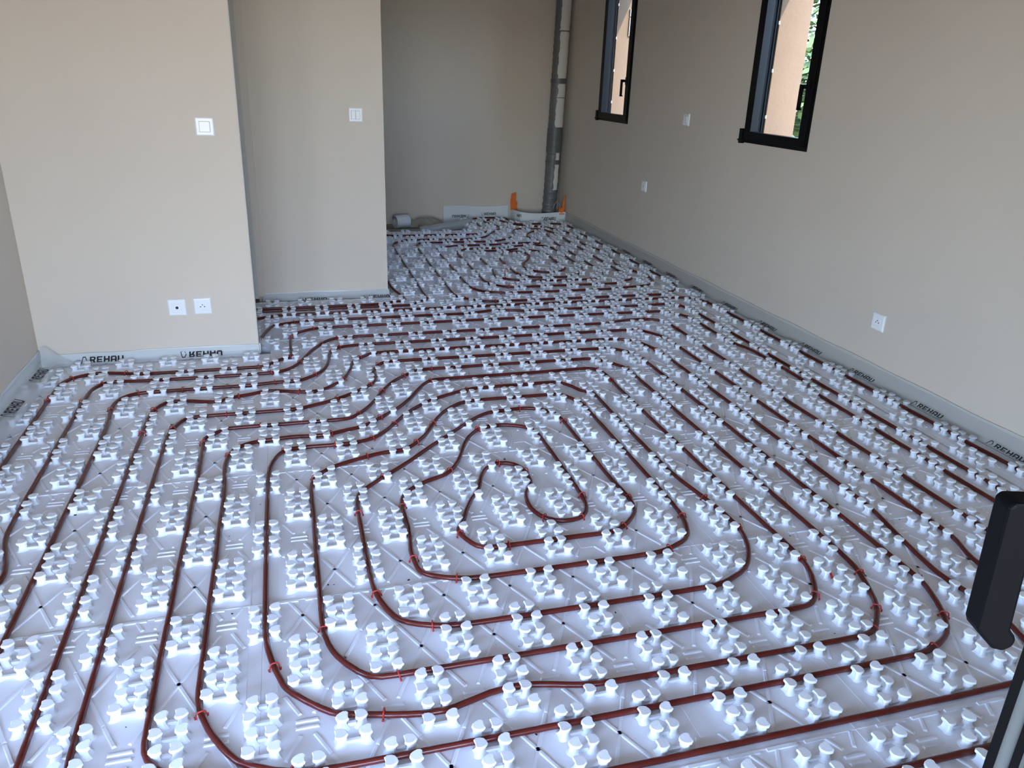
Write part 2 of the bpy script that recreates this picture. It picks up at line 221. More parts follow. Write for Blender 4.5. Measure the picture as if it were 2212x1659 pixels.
# traced pipe courses (lattice units) and staple positions with heading
D_FRONT = [(-5.94,11.25),(-3.63,11.252),(-3.21,11.259),(-3,11.272),(-2.792,11.308),(-2.655,11.354),(-2.455,11.444),(-2.133,11.603),(-1.938,11.674),(-1.803,11.705),(-1.666,11.724),(-1.25,11.745),(11.48,11.748),(11.816,11.74),(12.003,11.719),(12.113,11.68),(12.206,11.612),(12.282,11.521),(12.346,11.413),(12.399,11.293),(12.463,11.102),(12.513,10.903),(12.551,10.699),(12.574,10.493),(12.579,10.356),(12.57,9.807),(12.573,0.107),(12.541,-0.43),(12.564,-0.907),(12.569,-1.463),(12.565,-8.603),(12.548,-8.951),(12.53,-9.089),(12.5,-9.226),(12.455,-9.36),(12.399,-9.491),(12.334,-9.616),(12.26,-9.735),(12.13,-9.895),(12.03,-9.988),(11.92,-10.069),(11.802,-10.14),(11.677,-10.195),(11.612,-10.215),(11.478,-10.237),(11.202,-10.247),(10.434,-10.25),(-5.248,-10.246),(-5.664,-10.23),(-5.8,-10.214),(-5.934,-10.188),(-6.063,-10.149),(-6.188,-10.095),(-6.363,-9.989),(-6.472,-9.903),(-6.574,-9.806),(-6.659,-9.696),(-6.688,-9.634),(-6.708,-9.569),(-6.725,-9.431),(-6.745,-8.942),(-6.749,6.035),(-6.741,6.65),(-6.727,6.779),(-6.697,6.903),(-6.647,7.018),(-6.615,7.072),(-6.576,7.122),(-6.486,7.212),(-6.38,7.288),(-6.263,7.349),(-6.2,7.371),(-6.069,7.395),(-5.935,7.395),(-5.73,7.371),(-5.526,7.323),(-5.187,7.213),(-5.046,7.189),(-4.903,7.179),(-3.57,7.17),(-2.291,7.18),(-2.219,7.185),(-2.154,7.2),(-2.1,7.228),(-2.057,7.272),(-1.945,7.454),(-1.898,7.514),(-1.786,7.622),(-1.556,7.796),(-1.519,7.845),(-1.496,7.902),(-1.486,8.035),(-1.498,8.667),(-1.489,9.292),(-1.462,9.561),(-1.423,9.684),(-1.356,9.792),(-1.269,9.886),(-1.169,9.97),(-1.005,10.078),(-0.886,10.138),(-0.762,10.185),(-0.632,10.216),(-0.499,10.233),(-0.155,10.246),(0.473,10.25),(10.182,10.244),(10.306,10.232),(10.364,10.216),(10.471,10.159),(10.568,10.079),(10.661,9.984),(10.786,9.822),(10.858,9.701),(10.949,9.506),(10.99,9.371),(11,9.303),(11.005,9.166),(11,7.136),(11.007,6.919),(11.023,6.775),(11.056,6.633),(11.162,6.363),(11.212,6.163),(11.238,5.889),(11.248,5.401),(11.248,4.071),(11.236,3.577),(11.212,3.435),(11.188,3.369),(11.083,3.182),(11.053,3.118),(11.032,3.049),(11.012,2.904),(11.005,2.759),(10.998,-7.042),(10.99,-7.391),(10.976,-7.6),(10.946,-7.807),(10.895,-8.011),(10.828,-8.214),(10.771,-8.344),(10.734,-8.402),(10.689,-8.454),(10.577,-8.535),(10.324,-8.651),(10.127,-8.712),(9.92,-8.738),(9.641,-8.746),(-2.751,-8.75),(-3.87,-8.742),(-4.077,-8.732),(-4.28,-8.708),(-4.412,-8.679),(-4.539,-8.636),(-4.715,-8.543),(-4.821,-8.464),(-4.915,-8.37),(-4.996,-8.263),(-5.062,-8.146),(-5.115,-8.02),(-5.19,-7.755),(-5.23,-7.481),(-5.245,-7.133),(-5.252,3.856),(-5.266,4.345),(-5.332,4.899),(-5.342,5.105),(-5.329,5.307),(-5.288,5.499),(-5.239,5.615),(-5.207,5.668),(-5.128,5.759),(-5.081,5.796),(-4.974,5.854),(-4.916,5.874),(-4.792,5.898),(-4.39,5.916),(-3,5.922),(-2.585,5.932),(-2.309,5.955),(-1.82,6.012),(-1.45,6.026),(-1.311,6.052),(-1.249,6.08),(-1.139,6.162),(-0.988,6.304),(-0.895,6.404),(-0.778,6.571),(-0.691,6.757),(-0.647,6.887),(-0.599,7.089),(-0.556,7.364),(-0.48,7.993),(-0.446,8.126),(-0.418,8.185),(-0.381,8.236),(-0.334,8.28),(-0.28,8.318),(-0.161,8.377),(-0.033,8.421),(0.1,8.451),(0.373,8.484),(0.719,8.496),(1.347,8.5),(7.576,8.5),(8.407,8.494),(8.54,8.481),(8.603,8.466),(8.719,8.41),(8.771,8.371),(8.863,8.276),(8.98,8.112),(9.046,7.994),(9.104,7.871),(9.152,7.744),(9.19,7.613),(9.225,7.411),(9.244,7.067),(9.25,6.089),(9.249,-2.858),(9.245,-3.209),(9.227,-3.42),(9.194,-3.559),(9.072,-3.902),(9.041,-4.04),(9.023,-4.179),(9.005,-4.528),(8.988,-5.642),(8.972,-5.846),(8.931,-6.044),(8.861,-6.234),(8.8,-6.355),(8.727,-6.47),(8.644,-6.579),(8.55,-6.68),(8.338,-6.861),(8.222,-6.935),(8.161,-6.964),(7.9,-7.036),(7.567,-7.17),(7.431,-7.204),(7.294,-7.224),(6.946,-7.244),(6.318,-7.25),(-1.029,-7.25),(-1.875,-7.24),(-2.02,-7.228),(-2.091,-7.214),(-2.227,-7.163),(-2.536,-6.977),(-2.887,-6.749),(-2.98,-6.655),(-3.108,-6.483),(-3.158,-6.428),(-3.446,-6.199),(-3.485,-6.145),(-3.51,-6.082),(-3.557,-5.873),(-3.586,-5.809),(-3.671,-5.695),(-3.828,-5.546),(-3.915,-5.434),(-3.946,-5.369),(-3.98,-5.225),(-3.998,-4.928),(-3.996,3.132),(-3.98,3.479),(-3.944,3.681),(-3.853,3.943),(-3.796,4.072),(-3.76,4.13),(-3.716,4.178),(-3.662,4.214),(-3.6,4.238),(-3.462,4.257),(-1.998,4.252),(-1.655,4.257),(-1.447,4.273),(-1.31,4.306),(-1.175,4.358),(-0.781,4.538),(-0.535,4.674),(-0.306,4.836),(-0.092,5.016),(0.257,5.353),(0.387,5.507),(0.446,5.628),(0.481,5.763),(0.504,5.974),(0.507,6.326),(0.524,6.46),(0.542,6.524),(0.623,6.707),(0.695,6.817),(0.786,6.908),(0.839,6.942),(0.898,6.967),(0.961,6.982),(1.095,6.994),(1.511,6.999),(6.128,7),(6.89,6.99),(7.088,6.969),(7.209,6.928),(7.264,6.897),(7.367,6.818),(7.462,6.725),(7.551,6.622),(7.63,6.508),(7.663,6.448),(7.709,6.321),(7.733,6.188),(7.751,5.914),(7.749,-4.218),(7.737,-4.357),(7.707,-4.494),(7.588,-4.825),(7.502,-5.016),(7.435,-5.138),(7.361,-5.255),(7.277,-5.365),(7.179,-5.461),(7.067,-5.539),(6.945,-5.603),(6.819,-5.657),(6.621,-5.714),(6.484,-5.733),(6.345,-5.741),(5.507,-5.75),(-0.512,-5.75),(-1.145,-5.744),(-1.506,-5.726),(-1.647,-5.701),(-1.843,-5.63),(-2.101,-5.506),(-2.217,-5.429),(-2.267,-5.382),(-2.351,-5.276),(-2.426,-5.162),(-2.529,-4.983),(-2.589,-4.859),(-2.665,-4.668),(-2.706,-4.537),(-2.742,-4.334),(-2.749,-3.984),(-2.752,0.775),(-2.76,1.124),(-2.791,1.609),(-2.795,1.816),(-2.775,2.089),(-2.734,2.286),(-2.685,2.408),(-2.612,2.514),(-2.566,2.561),(-2.463,2.64),(-2.346,2.698),(-2.219,2.738),(-2.086,2.763),(-1.611,2.816),(-1.406,2.815),(-1.061,2.783),(-0.919,2.787),(-0.778,2.818),(-0.433,2.941),(-0.22,3.006),(-0.087,3.062),(-0.029,3.098),(0.075,3.187),(0.617,3.719),(0.806,3.924),(0.929,4.093),(1.114,4.387),(1.218,4.567),(1.411,4.939),(1.553,5.171),(1.634,5.276),(1.722,5.369),(1.824,5.44),(1.88,5.464),(2.002,5.489),(2.133,5.495),(4.778,5.503),(5.127,5.511),(5.613,5.538),(5.881,5.537),(6.009,5.518),(6.068,5.5),(6.121,5.472),(6.166,5.435),(6.2,5.387),(6.226,5.332),(6.258,5.206),(6.277,5.073),(6.286,4.868),(6.252,4.036),(6.25,-1.626),(6.264,-2.949),(6.26,-3.227),(6.234,-3.502),(6.206,-3.636),(6.166,-3.768),(6.115,-3.895),(6.021,-4.078),(5.947,-4.194),(5.863,-4.304),(5.767,-4.4),(5.713,-4.438),(5.653,-4.465),(5.589,-4.483),(5.453,-4.495),(0.209,-4.5),(-0.356,-4.495),(-0.57,-4.483),(-0.699,-4.445),(-0.756,-4.412),(-0.853,-4.322),(-0.979,-4.163),(-1.084,-3.99),(-1.139,-3.867),(-1.181,-3.74),(-1.22,-3.541),(-1.242,-3.268),(-1.248,-2.92),(-1.248,0.296),(-1.241,0.578),(-1.23,0.718),(-1.203,0.853),(-1.179,0.915),(-1.148,0.974),(-1.067,1.082),(-0.925,1.226),(-0.819,1.308),(-0.643,1.408),(-0.003,1.669),(0.199,1.72),(0.548,1.769),(0.614,1.79),(0.676,1.823),(0.734,1.865),(0.838,1.969),(0.932,2.079),(1.097,2.309),(1.202,2.491),(1.418,2.929),(1.549,3.175),(1.699,3.407),(1.829,3.566),(2.024,3.754),(2.128,3.836),(2.236,3.905),(2.353,3.955),(2.415,3.971),(2.609,3.992),(3.996,3.999),(4.41,3.993),(4.543,3.982),(4.605,3.967),(4.661,3.942),(4.711,3.906),(4.755,3.861),(4.792,3.808),(4.857,3.691),(4.97,3.437),(5.001,3.304),(5.007,3.168),(4.994,-1.373),(4.98,-1.651),(4.953,-1.856),(4.903,-2.057),(4.832,-2.249),(4.767,-2.366),(4.676,-2.464),(4.56,-2.542),(4.367,-2.634),(4.234,-2.683),(4.099,-2.717),(3.962,-2.735),(3.684,-2.746),(1.588,-2.749),(1.169,-2.742),(0.96,-2.727),(0.823,-2.702),(0.687,-2.662),(0.554,-2.609),(0.424,-2.544),(0.364,-2.504),(0.313,-2.458),(0.272,-2.405),(0.244,-2.344),(0.227,-2.278),(0.211,-2.138),(0.199,-1.927),(0.2,-1.787),(0.256,-1.163),(0.258,-0.536),(0.268,-0.327),(0.289,-0.19),(0.335,-0.062),(0.369,-0.003),(0.456,0.101),(0.556,0.194),(0.665,0.279),(0.84,0.389),(1.161,0.534),(1.219,0.572),(1.319,0.666),(1.44,0.835),(1.543,1.015),(1.627,1.205),(1.855,1.788),(1.945,1.974),(2.014,2.092),(2.134,2.255),(2.275,2.395),(2.384,2.467),(2.443,2.494),(2.566,2.532),(2.694,2.545),(2.824,2.537),(2.951,2.509),(3.134,2.439),(3.245,2.373),(3.342,2.291),(3.418,2.19),(3.465,2.073),(3.488,1.944),(3.498,1.674),(3.497,-0.418),(3.489,-0.694),(3.474,-0.897),(3.454,-1.027),(3.42,-1.151),(3.368,-1.266),(3.335,-1.319),(3.255,-1.409),(3.207,-1.443),(3.153,-1.468),(3.033,-1.494),(2.909,-1.492),(2.849,-1.481),(2.737,-1.439),(2.639,-1.369),(2.597,-1.325),(2.527,-1.224),(2.478,-1.108),(2.451,-0.983),(2.444,-0.852),(2.454,-0.718),(2.478,-0.582),(2.517,-0.447),(2.577,-0.32),(2.685,-0.143),(2.709,-0.082),(2.725,-0.018),(2.74,0.113),(2.744,0.245),(2.736,0.374),(2.711,0.496),(2.69,0.554),(2.632,0.656),(2.594,0.7),(2.504,0.767),(2.454,0.789),(2.346,0.807),(2.291,0.802),(2.237,0.788),(2.135,0.735),(2.046,0.653),(1.97,0.552),(1.904,0.438),(1.847,0.316),(1.688,-0.137),(1.498,-0.438),(1.399,-0.625),(1.314,-0.817),(1.219,-1.079),(1.108,-1.262),(1.077,-1.323),(1.058,-1.387),(1.057,-1.455),(1.07,-1.524),(1.121,-1.665),(1.186,-1.804),(1.226,-1.867),(1.274,-1.919),(1.331,-1.958),(1.397,-1.982),(1.468,-1.994),(2.75,-2),(3.517,-1.993),(3.652,-1.964),(3.717,-1.937),(3.838,-1.86),(3.949,-1.767),(4.05,-1.665),(4.139,-1.557),(4.212,-1.44),(4.239,-1.377),(4.274,-1.245),(4.291,-1.108),(4.3,-0.9),(4.265,-0.346),(4.254,0.001),(4.243,2.453),(4.222,2.736),(4.193,2.872),(4.135,2.991),(4.094,3.043),(3.999,3.134),(3.892,3.209),(3.834,3.241),(3.713,3.287),(3.584,3.313),(3.453,3.321),(2.85,3.265),(2.721,3.23),(2.6,3.174),(2.433,3.06),(2.279,2.924),(1.189,1.841),(0.566,1.178),(0.006,0.651),(-0.336,0.301),(-0.416,0.189),(-0.444,0.126),(-0.476,-0.01),(-0.495,-0.292),(-0.495,-2.25),(-0.485,-2.528),(-0.466,-2.736),(-0.424,-2.941),(-0.36,-3.142),(-0.274,-3.338),(-0.195,-3.45),(-0.09,-3.533),(0.03,-3.594),(0.22,-3.668),(0.419,-3.716),(0.625,-3.737),(0.973,-3.747),(3.91,-3.749),(4.327,-3.743),(4.534,-3.728),(4.669,-3.701),(4.801,-3.657),(5.055,-3.539),(5.226,-3.421),(5.322,-3.324),(5.407,-3.217),(5.484,-3.103),(5.551,-2.984),(5.609,-2.859),(5.657,-2.73),(5.697,-2.599),(5.727,-2.465),(5.745,-2.328),(5.751,-2.191),(5.74,-1.913),(5.712,-1.636),(5.664,-1.291),(5.553,-0.602),(5.522,-0.326),(5.508,-0.117),(5.501,0.441),(5.5,2.822),(5.513,3.765),(5.504,3.836),(5.481,3.899),(5.44,3.952),(5.277,4.088),(5.237,4.144),(5.131,4.408),(5.022,4.58),(4.933,4.674),(4.882,4.709),(4.827,4.732),(4.767,4.746),(4.637,4.753),(3.53,4.749),(2.908,4.74),(2.708,4.717),(2.579,4.684),(2.452,4.64),(2.139,4.499),(1.707,4.269),(1.533,4.154),(1.321,3.974),(1.073,3.728),(0.893,3.514),(0.503,2.937),(0.296,2.657),(0.156,2.509),(0.048,2.431),(-0.071,2.37),(-0.199,2.326),(-0.331,2.295),(-0.467,2.276),(-0.742,2.272),(-1.293,2.287),(-1.493,2.275),(-1.617,2.242),(-1.673,2.213),(-1.723,2.176),(-1.766,2.13),(-1.802,2.077),(-1.86,1.958),(-1.925,1.766),(-1.978,1.496),(-1.995,1.289),(-2,-2.488),(-1.986,-3.327),(-1.968,-3.535),(-1.946,-3.673),(-1.903,-3.879),(-1.849,-4.082),(-1.761,-4.346),(-1.729,-4.407),(-1.647,-4.522),(-1.338,-4.836),(-1.225,-4.927),(-1.164,-4.961),(-1.035,-5.004),(-0.356,-5.175),(-0.144,-5.207),(0.07,-5.214),(0.206,-5.193),(0.668,-5.068),(0.87,-5.037),(1.007,-5.032),(1.143,-5.042),(1.278,-5.065),(1.747,-5.187),(1.883,-5.215),(2.16,-5.24),(2.789,-5.249),(4.888,-5.25),(5.95,-5.238),(6.091,-5.217),(6.155,-5.193),(6.215,-5.16),(6.321,-5.072),(6.509,-4.87),(6.626,-4.703),(6.688,-4.582),(6.913,-4.01),(6.962,-3.811),(6.988,-3.537),(7,-2.7),(7.004,5.216),(6.991,5.358),(6.948,5.491),(6.843,5.672),(6.608,6.012),(6.521,6.112),(6.419,6.19),(6.3,6.232),(6.17,6.245),(2.194,6.248),(1.78,6.24),(1.65,6.218),(1.591,6.195),(1.484,6.125),(1.176,5.857),(0.984,5.659),(0.855,5.496),(0.741,5.323),(0.607,5.079),(0.289,4.379),(0.158,4.132),(0.046,3.952),(-0.08,3.778),(-0.172,3.665),(-0.28,3.57),(-0.342,3.538),(-0.409,3.519),(-0.551,3.505),(-2.808,3.501),(-2.871,3.483),(-2.927,3.449),(-3.193,3.192),(-3.235,3.137),(-3.259,3.075),(-3.268,3.003),(-3.255,2.56),(-3.25,1.996),(-3.253,-4.912),(-3.235,-5.038),(-3.188,-5.154),(-3.071,-5.311),(-2.97,-5.404),(-2.912,-5.44),(-2.847,-5.465),(-2.777,-5.481),(-2.484,-5.513),(-2.35,-5.552),(-2.289,-5.582),(-2.232,-5.618),(-2.127,-5.705),(-1.981,-5.854),(-1.744,-6.122),(-1.634,-6.205),(-1.506,-6.253),(-1.3,-6.302),(-0.971,-6.416),(-0.836,-6.449),(-0.631,-6.478),(-0.353,-6.493),(0.136,-6.499),(5.736,-6.5),(6.715,-6.497),(7.566,-6.476),(7.635,-6.465),(7.701,-6.444),(7.761,-6.412),(7.866,-6.322),(7.957,-6.219),(8.037,-6.11),(8.1,-5.993),(8.125,-5.931),(8.18,-5.737),(8.225,-5.538),(8.245,-5.402),(8.258,-5.195),(8.245,-4.919),(8.183,-4.508),(8.17,-4.371),(8.166,-4.234),(8.174,-4.096),(8.303,-3.271),(8.462,-2.447),(8.488,-2.17),(8.498,-1.752),(8.506,6.125),(8.482,6.47),(8.437,6.744),(8.385,6.946),(8.342,7.078),(8.232,7.331),(8.159,7.444),(8.116,7.493),(8.016,7.576),(7.903,7.641),(7.718,7.705),(7.586,7.726),(7.451,7.737),(7.106,7.747),(6.478,7.75),(0.956,7.751),(0.756,7.744),(0.631,7.712),(0.518,7.645),(0.26,7.413),(0.125,7.257),(0.058,7.142),(0.035,7.08),(0.004,6.95),(-0.041,6.681),(-0.074,6.546),(-0.251,6.002),(-0.307,5.869),(-0.382,5.751),(-0.474,5.647),(-0.718,5.399),(-0.827,5.316),(-0.886,5.287),(-1.012,5.257),(-1.212,5.261),(-1.346,5.281),(-1.477,5.314),(-1.798,5.437),(-1.865,5.455),(-2.006,5.47),(-2.08,5.464),(-2.223,5.431),(-2.499,5.329),(-2.785,5.244),(-2.917,5.182),(-3.084,5.061),(-3.142,5.039),(-3.205,5.035),(-3.341,5.064),(-3.68,5.174),(-3.816,5.208),(-3.956,5.229),(-4.094,5.229),(-4.157,5.214),(-4.214,5.186),(-4.263,5.146),(-4.342,5.038),(-4.424,4.854),(-4.457,4.725),(-4.484,4.523),(-4.499,4.039),(-4.496,-6.317),(-4.484,-6.666),(-4.45,-6.942),(-4.414,-7.077),(-4.368,-7.21),(-4.311,-7.339),(-4.246,-7.461),(-4.169,-7.575),(-4.081,-7.679),(-3.931,-7.815),(-3.82,-7.892),(-3.699,-7.948),(-3.634,-7.967),(-3.426,-7.99),(-2.374,-8),(8.833,-7.997),(9.27,-7.981),(9.34,-7.967),(9.406,-7.943),(9.465,-7.909),(9.571,-7.817),(9.871,-7.504),(9.911,-7.444),(9.942,-7.38),(9.963,-7.311),(9.983,-7.168),(9.992,-7.025),(9.999,-6.464),(10,1.3),(9.991,2.55),(10,3.238),(10,8.198),(9.991,8.893),(9.977,9.028),(9.936,9.151),(9.901,9.206),(9.804,9.3),(9.626,9.406),(9.499,9.454),(9.367,9.486),(9.232,9.504),(9.095,9.51),(8.889,9.498),(8.684,9.467),(8.483,9.416),(8.219,9.322),(8.08,9.284),(7.935,9.264),(7.79,9.257),(7.015,9.25),(0.716,9.249),(0.021,9.24),(-0.113,9.225),(-0.177,9.211),(-0.296,9.159),(-0.351,9.123),(-0.452,9.037),(-0.543,8.938),(-0.625,8.831),(-0.799,8.536),(-0.955,8.224),(-1.084,7.9),(-1.271,7.377),(-1.355,7.191),(-1.459,7.02),(-1.542,6.919),(-1.636,6.834),(-1.741,6.767),(-1.856,6.721),(-2.046,6.69),(-2.316,6.676),(-2.732,6.671),(-4.55,6.678),(-5.116,6.707),(-5.44,6.751),(-5.562,6.748),(-5.675,6.717),(-5.774,6.656),(-5.854,6.57),(-5.886,6.52),(-5.935,6.408),(-5.965,6.286),(-5.981,6.157),(-5.997,5.679),(-6,1.203),(-5.992,0.364),(-5.976,0.087),(-5.948,-0.119),(-5.9,-0.32),(-5.743,-0.845),(-5.703,-1.04),(-5.694,-1.165),(-5.707,-1.284),(-5.749,-1.387),(-5.89,-1.557),(-5.948,-1.652),(-5.981,-1.765),(-5.995,-1.953),(-5.997,-8.236),(-5.991,-8.521),(-5.976,-8.737),(-5.945,-8.874),(-5.917,-8.937),(-5.837,-9.047),(-5.737,-9.142),(-5.573,-9.269),(-5.456,-9.341),(-5.333,-9.402),(-5.204,-9.449),(-5.071,-9.478),(-4.867,-9.493),(-3.753,-9.5),(10.527,-9.498),(10.665,-9.496),(10.798,-9.482),(10.861,-9.465),(10.973,-9.403),(11.239,-9.195),(11.336,-9.103),(11.376,-9.053),(11.441,-8.942),(11.465,-8.883),(11.496,-8.76),(11.508,-8.564),(11.5,-7.456),(11.501,10.16),(11.491,10.364),(11.443,10.563),(11.356,10.748),(11.28,10.855),(11.191,10.943),(11.142,10.979),(11.09,11.006),(10.977,11.034),(10.323,11.007),(9.906,11.001),(6.903,11),(6.205,11.007),(5.997,11.017),(5.791,11.044),(5.588,11.09),(5.257,11.19),(5.117,11.214),(4.97,11.22),(4.824,11.211),(4.684,11.186),(4.134,11.035),(3.995,11.016),(3.857,11.008),(3.229,11.001),(-0.411,10.999),(-0.83,10.992),(-1.04,10.977),(-1.245,10.931),(-1.782,10.765),(-1.842,10.737),(-1.897,10.7),(-1.943,10.653),(-1.983,10.597),(-2.046,10.468),(-2.14,10.198),(-2.21,9.925),(-2.275,9.578),(-2.314,9.446),(-2.421,9.192),(-2.574,8.88)]
